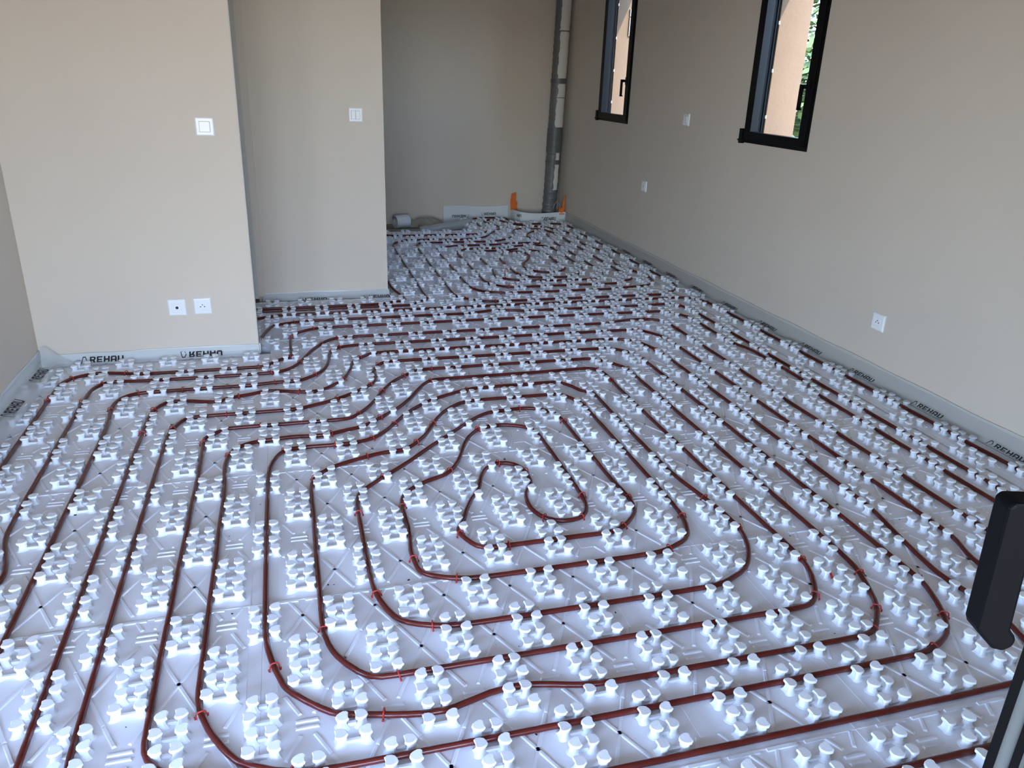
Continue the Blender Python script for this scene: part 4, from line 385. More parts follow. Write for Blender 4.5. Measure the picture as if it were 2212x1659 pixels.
ROWS = [(-10.6, -6.6, 'nearest the camera at the bottom edge'), (-6.6, -2.6, 'second row from the camera'), (-2.6, 1.4, 'third row from the camera'), (1.4, 5.4, 'fourth row from the camera'), (5.4, 9.4, 'fifth row from the camera'), (9.4, 13.4, 'sixth row from the camera'), (13.4, 17.4, 'seventh row from the camera'), (17.4, 21.4, 'eighth row from the camera'), (21.4, 25.15, 'ninth row from the camera'), (25.15, 28.2, 'farthest row before the duct')]
cnt = 0
for k, (ya, yb, rn) in enumerate(ROWS):
    if k <= 4:
        y2 = (yb if k < 3 else 5.56) if k < 4 else 8.1
        cnt += panel(-7.44, -2.03, ya, y2, 'white studded foam panel on the left side, %s' % rn, 0.0, .17 if k == 4 else 0.0)
    if k == 5: cnt += panel(-5.0, -2.03, 8.9, 13.4, 'white studded foam panel in the passage behind the pier')
    if k <= 5: cnt += panel(-2.03, 4.97, ya, yb, 'white studded foam panel left of centre, %s' % rn)
    elif k <= 8: cnt += panel(1.9, 4.97, ya, yb, 'cut white studded panel beside the middle wall end, %s' % rn)
    if k <= 8: cnt += panel(4.97, 11.97, ya, yb, 'white studded foam panel right of centre, %s' % rn)
    else: cnt += panel(7.35, 11.97, ya, yb - (0 if k < 9 else 1.15), 'white studded foam panel beside the loose film, %s' % rn)
    if k == 9: cnt += panel(7.35, 9.9, 27.05, 28.2, 'small cut studded foam piece against the back wall') 
    cnt += panel(11.97, 12.86, ya, yb if k < 9 else 27.05, 'narrow studded panel along the right wall, %s' % rn, .07, .06)
print('single nubs', cnt)

# ================================================================== heating pipes
def catmull(P, step):
    P = np.array(P, float); P = np.vstack([2 * P[0] - P[1], P, 2 * P[-1] - P[-2]]); out = []
    for i in range(1, len(P) - 2):
        p0, p1, p2, p3 = P[i - 1:i + 3]
        def d(a, b): return max(float(np.linalg.norm(b - a)), 1e-3) ** .5
        t0 = 0; t1 = d(p0, p1); t2 = t1 + d(p1, p2); t3 = t2 + d(p2, p3)
        for t in np.linspace(t1, t2, max(1, int(np.linalg.norm(p2 - p1) / step)), endpoint=False):
            A1 = (t1 - t) / (t1 - t0) * p0 + (t - t0) / (t1 - t0) * p1; A2 = (t2 - t) / (t2 - t1) * p1 + (t - t1) / (t2 - t1) * p2; A3 = (t3 - t) / (t3 - t2) * p2 + (t - t2) / (t3 - t2) * p3
            B1 = (t2 - t) / (t2 - t0) * A1 + (t - t0) / (t2 - t0) * A2; B2 = (t3 - t) / (t3 - t1) * A2 + (t - t1) / (t3 - t1) * A3
            out.append((t2 - t) / (t2 - t1) * B1 + (t - t1) / (t2 - t1) * B2)
    out.append(P[-2]); return np.array(out)
PR = 0.040; PZ = 0.047
def pipe(P, name, label):
    Q = catmull(P, .16); org = (Q[0][0], Q[0][1], 0)
    seg = 12; mb = MB(); mb.tube([(a, b, PZ) for a, b in Q], PR, seg)
    o = mb.build(name, M_PIPE, org=org, smooth=True, fix=False)
    me = o.data; L = np.r_[0, np.cumsum(np.linalg.norm(np.diff(Q, axis=0), axis=1))] * U
    uv = me.uv_layers.new(name='UVMap'); arr = np.zeros((len(me.loops), 2))
    vi = np.zeros(len(me.loops), int); me.loops.foreach_get('vertex_index', vi)
    arr[:, 0] = L[np.minimum(vi // seg, len(L) - 1)]; arr[:, 1] = (vi % seg) / seg
    # faces that close the girth: the last column runs on to 1.0
    for f in me.polygons:
        if f.loop_total == 4:
            li = list(f.loop_indices); ks = [int(vi[q] % seg) for q in li]
            if 0 in ks and seg - 1 in ks:
                for q, k_ in zip(li, ks):
                    if k_ == 0: arr[q, 1] = 1.0
    uv.data.foreach_set('uv', arr.ravel())
    tag(o, label, 'pipe', 'red underfloor heating pipes'); return o
pipe(D_FRONT, 'heating_pipe', 'dark red heating pipe wound in the large front spiral nearest the camera')
pipe(D_BACK, 'heating_pipe', 'dark red heating pipe wound in the small far spiral before the back wall')

# ------------------------------------------------------------------ red staples
def staple_mesh():
    b = MB(); w, t = .058, .010
    pts = [(0, -w - .010, .012), (0, -w, .05), (0, -w + .006, .085)] + [(0, -w * math.cos(a) * .9, .088 + .026 * math.sin(a)) for a in np.linspace(.35, math.pi - .35, 6)] + [(0, w - .006, .085), (0, w, .05), (0, w + .010, .012)]
    b.tube(pts, t, 6)
    for s in (-1, 1): b.obox((0, s * (w + .012), .016), (.012, 0, 0), (0, s * .012, .006), (0, 0, .014))
    return b
clip0 = None; clips = []
for x, y, a in D_CLIPS:
    d, pu, pv = depth_px((x, y, .1))
    clips.append([pv, pu, x, y, a, d])
clips = [c for c in clips if c[5] > 0 and -30 < c[1] < 2240 and c[0] < 1690]
clips.sort()
BANDS = [(0, 560, 'behind the far spiral'), (560, 640, 'around the far spiral'), (640, 700, 'at middle wall foot level'), (700, 760, 'just beyond the pier foot'), (760, 820, 'level with the pier foot'), (820, 880, 'just nearer than the pier'), (880, 960, 'at the front spiral top'), (960, 1060, 'beside the innermost loop top'), (1060, 1160, 'level with the innermost loop'), (1160, 1320, 'just below the innermost loop'), (1320, 1480, 'on the near bends'), (1480, 1700, 'along the bottom edge')]
for lo, hi, txt in BANDS:
    sel = sorted([c for c in clips if lo <= c[0] < hi], key=lambda c: c[1])
    for q, (pv, pu, x, y, a, d) in enumerate(sel):
        if clip0 is None: clip0 = staple_mesh().build('pipe_staple', M_CLIP, org=(0, 0, 0), smooth=True, fix=False); o = clip0
        else: o = clip0.copy(); COL.objects.link(o)
        o.location = (x * U, y * U, 0); o.rotation_euler = (random.uniform(-.12, .12), random.uniform(-.25, .25), a + random.uniform(-.2, .2))
        n = len(sel)
        pos = 'the only one' if n == 1 else ('leftmost' if q == 0 else ('rightmost' if q == n - 1 else ORD[q] + ' from the left'))
        tag(o, 'small red pipe staple %s, %s' % (txt, pos) if n > 1 else 'small red pipe staple %s' % txt, 'staple', 'red staples holding the pipe down')
# two staples standing loose and a broken sliver
b = MB(); b.tube([(-.07, 0, .0), (-.065, 0, .22), (-.03, .0, .29), (.03, 0, .29), (.065, 0, .22), (.07, 0, .0)], .012, 6)
o = b.build('loose_staple', M_CLIP, org=(0, 0, 0), smooth=True, fix=False); o.location = (6.58 * U, 15.85 * U, .0); o.rotation_euler = (0, 0, .25)
tag(o, 'tall red staple standing upright above the pipe left of the small far spiral', 'staple')
b = MB(); b.add([(-.03, -.11, .02), (.03, -.10, .02), (.0, -.11, .06), (.045, .10, .12)], [(0, 1, 2), (0, 2, 3), (1, 3, 2), (0, 3, 1)])
o = b.build('staple_sliver', M_CLIP, org=(0, 0, 0)); o.location = (6.43 * U, -3.86 * U, 0.002 * U)
tag(o, 'pointed red plastic sliver lying loose between two right bends of the front spiral', 'sliver')

# ================================================================== edge strips with film and lettering
def rect_q(x0, y0, x1, y1): return [(x0, y0), (x1, y0), (x1, y1), (x0, y1)]
LETTERS = {
 'R': [rect_q(0, 0, .28, 1), rect_q(.28, .80, .82, 1), rect_q(.68, .56, .98, .90), rect_q(.28, .40, .84, .60), [(.42, .42), (.74, .42), (1.0, 0), (.68, 0)]],
 'E': [rect_q(0, 0, .28, 1), rect_q(.28, .80, .96, 1), rect_q(.28, .40, .86, .60), rect_q(.28, 0, .96, .20)],
 'H': [rect_q(0, 0, .28, 1), rect_q(.72, 0, 1, 1), rect_q(.28, .39, .72, .61)],
 'A': [rect_q(0, 0, .28, .88), rect_q(.72, 0, 1, .88), rect_q(.12, .80, .88, 1), rect_q(.28, .30, .72, .50)],
 'U': [rect_q(0, .12, .28, 1), rect_q(.72, .12, 1, 1), rect_q(.12, 0, .88, .21)]}
LOGO = [[(0, .0), (.14, .0), (.40, .9), (.26, .9)], [(.26, .9), (.34, 1.06), (.84, 1.06), (.80, .88), (.40, .88)], [(.72, .88), (.86, .88), (1.06, .36), (.93, .30)], [(.62, -.06), (.74, -.06), (.98, .16), (.92, .22)], [(.0, .0), (.14, .0), (.40, -.08), (.30, -.14)]]
def lettering(surf, s0, length, t_base, height, parent, org, flip=False, mirror=False, shear=0.0, lift=0.006, logo=True, skip=()):
    """printed logo and letters lying on surf(s, t); reads along +s, letter tops towards smaller t"""
    b = MB(); adv = 1.18; total = (1.5 if logo else 0) + 5 * adv; k = length / total
    def put(poly, off):
        def bil(u, v):
            if len(poly) == 4:
                a, bb, c, d = poly; return ((a[0] * (1 - u) + bb[0] * u) * (1 - v) + (d[0] * (1 - u) + c[0] * u) * v, (a[1] * (1 - u) + bb[1] * u) * (1 - v) + (d[1] * (1 - u) + c[1] * u) * v)
        def m(u, v):
            x, y = bil(u, v); x = x + off
            if mirror: x = total - x
            if flip: y = 1 - y
            P = Vector(surf(s0 + x * k + shear * y, t_base - y * height)); N = Vector(surf.normal(s0 + x * k, t_base - y * height)); return P + N * lift
        b.grid(m, 3, 3)
    x = 0.0
    if logo:
        for q in LOGO:
            q = q if len(q) == 4 else q[:4]
            put(q, 0.0)
        x = 1.5
    for i, ch in enumerate('REHAU'):
        if i not in skip:
            for q in LETTERS[ch]: put(q, x)
        x += adv
    return b.build('printed_lettering', M_INK, parent, org, fix=False)

class Surf:
    """film running along a straight wall foot: profile rows across, s along"""
    def __init__(s, p0, p1, inward, prof, seed, amp=.02):
        s.p0 = Vector((*p0, 0)); d = Vector((*p1, 0)) - s.p0; s.len = d.length; s.d = d / s.len; s.n = Vector((*inward, 0)); s.prof = prof
        r = random.Random(seed); s.w = [(r.uniform(.6, 5), r.uniform(0, 6.3), r.uniform(-5, 5), r.uniform(.3, 1)) for _ in range(9)]; s.amp = amp
        s.L = [0.0]
        for a, b in zip(prof, prof[1:]): s.L.append(s.L[-1] + math.hypot(b[0] - a[0], b[1] - a[1]))
        s.tmax = s.L[-1]
    def wob(s, x, t): return sum(a * math.sin(k * x + q + m * t * 2) for k, q, m, a in s.w) / 4
    def __call__(s, x, t):
        t = max(0.0, min(s.tmax, t)); i = 0
        while i < len(s.L) - 2 and t > s.L[i + 1]: i += 1
        q = (t - s.L[i]) / (s.L[i + 1] - s.L[i]); q = q * 1.0
        o = s.prof[i][0] * (1 - q) + s.prof[i + 1][0] * q; z = s.prof[i][1] * (1 - q) + s.prof[i + 1][1] * q
        e = s.amp * s.wob(x, t); k = min(1.0, t / .15)
        zz = z + (e * .6 + (s.amp * .8 * s.wob(x * .5, 3) if t < .15 else 0)) * (1 if t > .1 else .6)
        return tuple(s.p0 + s.d * x + s.n * (o + max(0, e * k) * .8 + .006) + Vector((0, 0, zz)))
    def normal(s, x, t):
        a = Vector(s(x + .02, t)) - Vector(s(x - .02, t)); b = Vector(s(x, t + .02)) - Vector(s(x, t - .02)); n = a.cross(b)
        if n.length < 1e-9: return Vector((0, 0, 1))
        n.normalize(); return n if n.z > 0 or (abs(n.z) < .05 and n.dot(s.n) > 0) else -n

def edge_strip(label, p0, p1, inward, ztop, prof, seed, amp=.02, step=.12, org=None, zlow=0.0, ms=None, mf=None):
    sf = Surf(p0, p1, inward, prof, seed, amp); org = (p0[0], p0[1], 0)
    b = MB(); th = .032; n = max(2, int(sf.len / .4))
    for face in (0.004, th):
        pass
    def band(u, v):
        x = u * sf.len; z = zlow + (ztop - zlow) * v + .025 * sf.wob(x * .6, 1) * v
        return z
    vs = []; fs = []
    for i in range(n + 1):
        x = sf.len * i / n; zt = band(i / n, 1)
        for o_, z in ((.004, zlow), (th, zlow), (th, zt), (.004, zt)): vs.append(tuple(sf.p0 + sf.d * x + sf.n * o_ + Vector((0, 0, z))))
    for i in range(n):
        for k in range(4): fs.append((i * 4 + k, i * 4 + (k + 1) % 4, i * 4 + 4 + (k + 1) % 4, i * 4 + 4 + k))
    fs += [(0, 1, 2, 3), (n * 4 + 3, n * 4 + 2, n * 4 + 1, n * 4)]
    b.add(vs, fs); o = b.build('edge_strip', ms or M_STRIP, org=org)
    tag(o, label, 'edge strip', 'foam edge strips with printed film')
    f = MB(); f.grid(lambda u, v: sf(u * sf.len, v * sf.tmax), max(4, int(sf.len / step)), 14)
    fo = f.build('film_apron', mf or M_FILM, o, org, smooth=True, fix=False); fo['label'] = 'clear wrinkled film lying from the strip over the first studs'
    return o, sf, org
# right wall
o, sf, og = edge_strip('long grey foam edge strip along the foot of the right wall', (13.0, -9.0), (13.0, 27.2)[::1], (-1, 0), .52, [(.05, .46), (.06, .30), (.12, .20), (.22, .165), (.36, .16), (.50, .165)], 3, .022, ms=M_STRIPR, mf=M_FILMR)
class Rev:
    def __init__(s, f): s.f = f; s.tmax = f.tmax
    def __call__(s, x, t): return s.f(s.f.len - x, t)
    def normal(s, x, t): return s.f.normal(s.f.len - x, t)
rv = Rev(sf)
for y_ in (19.2, 17.02, 14.87, 12.79, 10.47, 8.2, 6.0, 3.83, 1.54, -.67): lettering(rv, 27.2 - y_, .95, .46, .165, o, og, shear=-.06)
# left wall
o, sf, og = edge_strip('grey foam edge strip along the foot of the left wall', (-7.52, -4.9), (-7.52, 8.36), (1, 0), .40, [(.05, .37), (.10, .24), (.24, .19), (.40, .165), (.56, .16)], 5, .05)
for s0, fl in ((11.9, False), (9.9, False), (7.4, False)): lettering(sf, s0 - .35, .95, .44, .22, o, og)
# pier
o, sf, og = edge_strip('pale foam edge strip along the foot of the pier wall', (-7.50, 8.38), (-2.30, 8.38), (0, -1), .27, [(.05, .27), (.10, .20), (.17, .10), (.27, .045)], 8, .045, step=.06, mf=M_FILMP)
lettering(sf, .93, 1.0, .27, .17, o, og); lettering(sf, 3.25, 1.05, .27, .17, o, og, flip=True)
# return of the strip round the pier end
o, sf, og = edge_strip('short pale foam edge strip wrapping round the pier end', (-2.30, 8.38), (-2.30, 8.9), (1, 0), .27, [(.05, .27), (.12, .20), (.20, .10), (.28, .045)], 9, .03, step=.06, mf=M_FILMP)
# middle wall
o, sf, og = edge_strip('pale foam edge strip along the foot of the middle wall', (-2.3, 13.8), (1.83, 13.8), (0, -1), .22, [(.05, .20), (.12, .16), (.22, .10), (.34, .06), (.44, .045)], 11, .05, step=.06, mf=M_FILMP)
lettering(sf, 1.15, .9, .46, .18, o, og, flip=True); lettering(sf, 3.25, .88, .46, .20, o, og, flip=True)
# torn film bunched in the left corner
b = MB()
def bunch(u, v):
    a = u * 1.57; r = .10 + .42 * v
    return (-7.46 + r * (1 - math.cos(a) * .35) * (.4 + .9 * math.sin(a) + .1), 8.33 - r * (.4 + 1.0 * math.cos(a)), .36 * (1 - v) ** 1.4 + .17 + .035 * math.sin(9 * u + 3 * v) * v)
b.grid(bunch, 14, 10); o = b.build('film_bunch', M_FILM, org=(-7.4, 8.2, 0), smooth=True, fix=False); tag(o, 'clear film gathered in a fold in the corner left of the pier', 'film')

# ================================================================== switches and sockets
def plate(name, label, cat, c, n, kind):
    """c centre on the wall, n outward normal (0,-1) or (-1,0); local x runs to the right as one faces the plate"""
    c = Vector(c); nv = Vector((*n, 0)); rt = Vector((-n[1], n[0], 0)); zv = Vector((0, 0, 1))
    o = None
    def P(x, z, d): return c + rt * x + zv * z + nv * d
    h = .212
    b = MB(); e = .022
    ring = [(h, .0), (h, .028), (h - e, .050), (h - e - .012, .052), (h - e - .012, .05)]
    vs = []; fs = []
    for q, d in ring:
        for sx, sz in ((-1, -1), (1, -1), (1, 1), (-1, 1)): vs.append(P(sx * q, sz * q, d))
    for k in range(len(ring) - 1):
        for i in range(4): fs.append((k * 4 + i, k * 4 + (i + 1) % 4, k * 4 + 4 + (i + 1) % 4, k * 4 + 4 + i))
    fs.append(tuple(range((len(ring) - 1) * 4, len(ring) * 4))); fs.append((3, 2, 1, 0))
    b.add(vs, fs)
    o = b.build(name, M_PLATE, org=tuple(c)); tag(o, label, cat)
    if kind == 'switch':
        b = MB(); b.obox(P(0, 0, .058), rt * .118, nv * .014, zv * .118); b.build('rocker', M_PLATE, o, tuple(c), bevel=.008)
        b = MB(); b.obox(P(0, 0, .0515), rt * .126, nv * .002, zv * .126); b.build('rocker_gap', M_GAP, o, tuple(c))
    elif kind == 'double':
        for s in (-1, 1):
            b = MB(); b.obox(P(s * .068, 0, .060), rt * .060, nv * .016, zv * .125); b.build('rocker', M_PLATE, o, tuple(c), bevel=.008)
        b = MB(); b.obox(P(0, 0, .0515), rt * .136, nv * .002, zv * .133); b.build('rocker_gap', M_GAP, o, tuple(c))
    elif kind == 'tv':
        b = MB(); b.obox(P(0, 0, .054), rt * .118, nv * .006, zv * .118); b.build('cover', M_PLATE, o, tuple(c), bevel=.006)
        b = MB(); b.lathe(P(0, 0, .045), nv, [(0, .036), (.019, .036)], 16); b.build('aerial_port', M_HOLE, o, tuple(c), smooth=False)
    elif kind == 'socket':
        b = MB(); b.obox(P(0, 0, .053), rt * .122, nv * .005, zv * .122); b.build('cover', M_PLATE, o, tuple(c), bevel=.006)
        b = MB(); b.lathe(P(0, 0, .050), nv, [(0, .098), (.014, .098), (.015, .092), (.010, .084)]); w_ = b.build('socket_well', M_PLATE, o, tuple(c), smooth=False)
        b = MB()
        for s in (-1, 1): b.lathe(P(s * .048, -.008, .055), nv, [(0, .015), (.0075, .015)], 10)
        b.build('contact_hole', M_HOLE, w_, tuple(c))
        b = MB(); b.lathe(P(0, .042, .05), nv, [(0, .013), (.024, .013), (.028, .009)], 10); b.build('earth_pin', M_GREYSEAL, w_, tuple(c))
    elif kind == 'outlet':
        b = MB(); b.obox(P(0, 0, .056), rt * .11, nv * .008, zv * .11); b.build('cover', M_PLATE, o, tuple(c), bevel=.006)
        b = MB(); b.lathe(P(0, 0, .05), nv, [(0, .022), (.018, .022)], 10); b.build('cable_hole', M_HOLE, o, tuple(c))
    return o
plate('light_switch', 'white square light switch high on the pier wall at left', 'switch', (-3.08, 8.38, 5.76), (0, -1), 'switch')
plate('aerial_socket', 'white square aerial socket with a black port low on the pier wall', 'socket', (-4.20, 8.38, 1.36), (0, -1), 'tv')
plate('power_socket', 'white power socket with round well low on the pier wall', 'socket', (-3.59, 8.38, 1.37), (0, -1), 'socket')
plate('light_switch', 'glossy white double light switch on the middle wall', 'switch', (.93, 13.8, 5.84), (0, -1), 'double')
plate('light_switch', 'white light switch on the right wall between the two windows', 'switch', (13.0, 14.88, 5.87), (-1, 0), 'switch')
plate('cable_outlet', 'small white cable outlet on the right wall below the far window', 'outlet', (13.0, 17.93, 3.08), (-1, 0), 'outlet')
plate('power_socket', 'white power socket low on the right wall under the near window', 'socket', (13.0, 3.42, 1.60), (-1, 0), 'socket')

# ================================================================== far corner: duct, foam upstand, orange clips
duct = empty('ventilation_duct', (12.35, 28.05, ZB)); og = (12.35, 28.05, ZB)
tag(duct, 'flexible silver ventilation duct standing in the far right corner', 'duct')
def dpath(z):
    return Vector((12.25 + .28 * (1 - math.exp(-max(0, z) / 2.6)) - .07 * math.sin(z / 3.6), 28.06 + .05 * math.sin(z * .5), z))
b = MB(); zs = np.arange(ZB, ZT, .085); rs = []
for i, z in enumerate(zs):
    base = .37; rib = (.022 if z < 4.0 else .009) * (1 if i % 4 in (0, 1) else 0)
    rs.append(base + rib + .006 * math.sin(i * 1.7))
b.tube([dpath(z) for z in zs], rs, 24); b.build('foil_skin', M_ALU, duct, og, smooth=False, fix=False)
def cuff(z0, z1, r, name, m, a0=0, a1=2 * math.pi, jag=0.0):
    b = MB(); rr = random.Random(int(z0 * 100))
    def fn(u, v):
        j = jag * rr.uniform(-1, 1) if 0 < u < 1 or jag == 0 else jag * rr.uniform(-1, 1)
        a = a0 + (a1 - a0) * v; z = z0 + (z1 - z0) * u
        if v in (0.0, 1.0): a += j
        p = dpath(z); return (p.x + r * math.cos(a), p.y + r * math.sin(a), z)
    b.grid(fn, max(2, int((z1 - z0) / .12)), 16); return b.build(name, m, duct, og, smooth=True, fix=False)
for za, zb in ((3.55, 3.80), (3.84, 4.12), (4.16, 4.50), (4.53, 4.72), (2.96, 3.10), (6.92, 7.10)): cuff(za, zb, .405, 'tape_wrap', M_TAPE)
for za, zb, ex in ((1.6, 2.9, .0), (3.14, 3.5, .05), (4.78, 6.2, .0), (6.24, 6.88, .05), (7.14, 9.3, -.1), (9.36, 12.4, -.2)):
    cuff(za, zb, .398, 'plaster_smear', M_PAINT, -1.95 + ex + (.35 if za < 4.5 else 0), -.62 if za > 4.5 else -.95, .09)
b = MB(); b.tube([(12.74, 28.40, ZB), (12.78, 28.40, 4), (12.83, 28.42, 8), (12.86, 28.44, ZT)], .07, 8); o = b.build('riser_conduit', M_CABLE, org=(12.74, 28.4, ZB), smooth=True); tag(o, 'thin grey conduit running up the far corner beside the duct', 'conduit')
b = MB(); b.tube([(12.62 + .22 * math.cos(a), 27.75 + .06 * math.sin(2 * a), .55 + .42 * math.sin(a)) for a in np.linspace(-.3, math.pi + .2, 16)], .016, 6); o = b.build('cable_loop', M_CABLE, org=(12.6, 27.7, 0), smooth=True); tag(o, 'thin grey cable loop sticking up beside the duct foot', 'cable')
class Flat:
    """upright band along a polyline"""
    def __init__(s, pts, z0, z1): s.p = [Vector((*a, 0)) for a in pts]; s.z0 = z0; s.z1 = z1; s.L = [0.]; [s.L.append(s.L[-1] + (b - a).length) for a, b in zip(s.p, s.p[1:])]; s.len = s.L[-1]; s.tmax = z1 - z0
    def __call__(s, x, t):
        x = max(0, min(s.len, x)); i = 0
        while i < len(s.L) - 2 and x > s.L[i + 1]: i += 1
        q = (x - s.L[i]) / (s.L[i + 1] - s.L[i]); p = s.p[i].lerp(s.p[i + 1], q); return (p.x, p.y, s.z1 - t)
    def normal(s, x, t):
        a = Vector(s(x + .03, t)) - Vector(s(x - .03, t)); n = Vector((a.y, -a.x, 0)); return n.normalized() if n.length else Vector((0, -1, 0))
def upstand(name, label, pts, z0, z1, m, th=.05):
    fl = Flat(pts, z0, z1); b = MB(); n = 40; vs = []; fs = []
    for i in range(n + 1):
        x = fl.len * i / n; nn = fl.normal(x, 0); wz = .03 * math.sin(x * 2.1)
        for o_, t in ((0, fl.tmax), (0, -wz), (-th, -wz), (-th, fl.tmax)): vs.append(Vector(fl(x, t)) + nn * o_)
    for i in range(n):
        for k in range(4): fs.append((i * 4 + k, i * 4 + (k + 1) % 4, i * 4 + 4 + (k + 1) % 4, i * 4 + 4 + k))
    fs += [(0, 1, 2, 3), (n * 4 + 3, n * 4 + 2, n * 4 + 1, n * 4)]
    b.add(vs, fs); og = (pts[0][0], pts[0][1], z0); o = b.build(name, m, org=og); tag(o, label, 'edge strip'); return o, fl, og
o, fl, og = upstand('foam_strip', 'white printed foam strip standing against the back wall left of the duct', [(6.6, 28.66), (8.4, 28.68), (10.15, 28.67)], ZB, .66, M_STRIPFAR)
lettering(fl, .45, .95, .60, .14, o, og, mirror=True, flip=True); lettering(fl, 2.05, .85, .50, .14, o, og, flip=True, logo=True)
o, fl, og = upstand('foam_upstand', 'white printed foam strip bent round the foot of the duct', [(10.28, 28.62), (10.30, 27.85), (10.48, 27.45), (10.9, 27.20), (11.7, 27.16), (12.93, 27.18)], ZB, .50, M_STRIPFAR)
lettering(fl, .75, .55, .27, .15, o, og, flip=True, logo=False, skip=(0, 1)); lettering(fl, 2.30, .85, .42, .19, o, og, shear=.08)
# orange clips at both ends of the upstand
def oclip(label, c, kind):
    if kind == 0:
        poly = [(-.16, 0), (.14, -.06), (.20, .35), (.10, .50), (.11, .92), (-.14, .84), (-.19, .45)]
        b = MB(); b.prism(poly, lambda x, z: (c[0] + x, c[1] - .03, c[2] + z), lambda x, z: (c[0] + x, c[1] + .03, c[2] + z))
    else:
        poly = [(-.22, 0), (.10, -.02), (.12, .30), (.13, .95), (.06, .95), (.04, .72), (.0, .70), (-.02, .35), (-.20, .33)]
        b = MB(); b.prism(poly, lambda x, z: (c[0] + x, c[1] - .03, c[2] + z), lambda x, z: (c[0] + x, c[1] + .03, c[2] + z))
    o = b.build('orange_clip', M_ORANGE, org=c, bevel=.008); tag(o, label, 'clip', 'orange plastic clips at the foam upstand')
    b = MB()
    if kind == 0: b.obox((c[0] - .02, c[1] - .06, c[2] + .42), (.10, 0, 0), (0, .03, 0), (0, 0, .36)); b.obox((c[0] + .02, c[1] - .05, c[2] + .04), (.17, 0, 0), (0, .10, 0), (0, 0, .025))
    else: b.obox((c[0] - .06, c[1] - .08, c[2] + .22), (.09, 0, .03), (0, .05, 0), (-.03, 0, .12)); b.obox((c[0] - .06, c[1] - .06, c[2] + .03), (.15, 0, 0), (0, .10, 0), (0, 0, .025))
    b.build('clip_tongue', M_ORANGE, o, c, bevel=.006)
oclip('orange plastic clip standing at the left end of the foam upstand', (10.42, 28.50, .46), 0)
oclip('orange plastic clip standing at the right wall end of the foam upstand', (12.78, 27.30, .40), 1)

# ------------------------------------------------------------------ loose things on the bare subfloor, far left
rl = empty('foam_roll', (4.2, 27.7, ZB)); og = (4.2, 27.7, ZB); tag(rl, 'small white roll of printed foam strip lying by the middle wall end', 'roll')
b = MB(); ax = Vector((.93, .36, 0)).normalized(); c0 = Vector((3.86, 27.45, ZB + .33))
def ringpt(t, a, r): s = Vector((-ax.y, ax.x, 0)); return c0 + ax * t + s * (r * math.cos(a)) + Vector((0, 0, r * math.sin(a)))
prof = [(0.0, .10), (0.0, .31), (.03, .33), (.74, .33), (.77, .31), (.77, .10)]
b.grid(lambda u, v: ringpt(*[prof[round(u * 5)][0], v * 2 * math.pi, prof[round(u * 5)][1]]), 5, 24); b.grid(lambda u, v: ringpt(u * .77, v * 2 * math.pi, .10), 1, 24); b.build('rolled_foam', M_ROLL, rl, og, smooth=False)
class RollEnd:
    tmax = 1
    def __call__(s, x, t):
        a = 3.6 + x * 3.2; r = .16 + (.5 - t) * .3; return tuple(ringpt(-.008, -a, r))
    def normal(s, x, t): return -ax
lettering(RollEnd(), .05, .65, .45, .36, rl, og, lift=.004)
def crumple(name, m, label, c, sx, sy, h, seed, edge=.0):
    r = random.Random(seed); ws = [(r.uniform(2, 9), r.uniform(2, 9), r.uniform(0, 6.3), r.uniform(.3, 1)) for _ in range(8)]
    def fn(u, v):
        x, y = (u - .5) * 2, (v - .5) * 2; q = max(0, 1 - (x * x + y * y) * .8)
        e = sum(a * math.sin(p * x + k * y + f) for p, k, f, a in ws) / 5
        rad = 1 + .14 * math.sin(5 * math.atan2(y, x) + seed)
        return (c[0] + x * sx * rad, c[1] + y * sy * rad, ZB + .012 + h * (q ** .8) * (.75 + .5 * abs(e)) + .03 * (1 + e) * (1 - q))
    b = MB(); b.grid(fn, 26, 20); o = b.build(name, m, org=(c[0], c[1], ZB), smooth=False, fix=False); tag(o, label, 'plastic sheet'); return o
crumple('plastic_bag', M_BAG, 'crumpled translucent brown plastic bag beside the foam roll', (5.55, 27.75), .95, .55, .52, 4)
crumple('plastic_sheet', M_BAG, 'brownish translucent plastic sheet spread over the bare subfloor', (4.6, 26.1), 2.1, .95, .06, 2)
def fold(u, v):
    x = u * 2.9; y = v * .9
    return (4.9 + x, 25.75 + .62 * x * .75 + y * .55 - .1 * math.sin(v * 3.1), ZB + .03 + (.26 + .05 * x) * math.sin(min(1, v * 1.25) * math.pi * .55) + .012 * math.sin(7 * x))
b = MB(); b.grid(fold, 24, 10); o = b.build('film_sheet', M_SHEET, org=(4.9, 25.8, ZB), smooth=True, fix=False); tag(o, 'grey folded film sheet lying against the edge of the far panels', 'plastic sheet')
def ribbon(u, v):
    x = u * 2.3; return (5.55 + x, 25.55 + .25 * math.sin(x * 1.7) + v * .22 + .05 * x, ZB + .05 + .06 * math.sin(v * 3.1) + .035 * math.sin(x * 5 + 2 * v))
b = MB(); b.grid(ribbon, 30, 6); o = b.build('film_ribbon', M_STRIPFAR, org=(5.5, 25.6, ZB), smooth=True, fix=False); tag(o, 'torn white film ribbon lying in front of the grey folded sheet', 'plastic sheet')
b = MB(); b.obox((7.05, 26.0, ZB + .03), (.10, -.03, 0), (.22, 1.0, 0), (0, 0, .02)); b.obox((7.26, 26.1, ZB + .02), (.05, -.02, 0), (.20, .9, 0), (0, 0, .012)); o = b.build('metal_profile', M_CABLE, org=(7.1, 26, ZB)); tag(o, 'thin grey profile strip lying along the side of the far panels', 'strip')

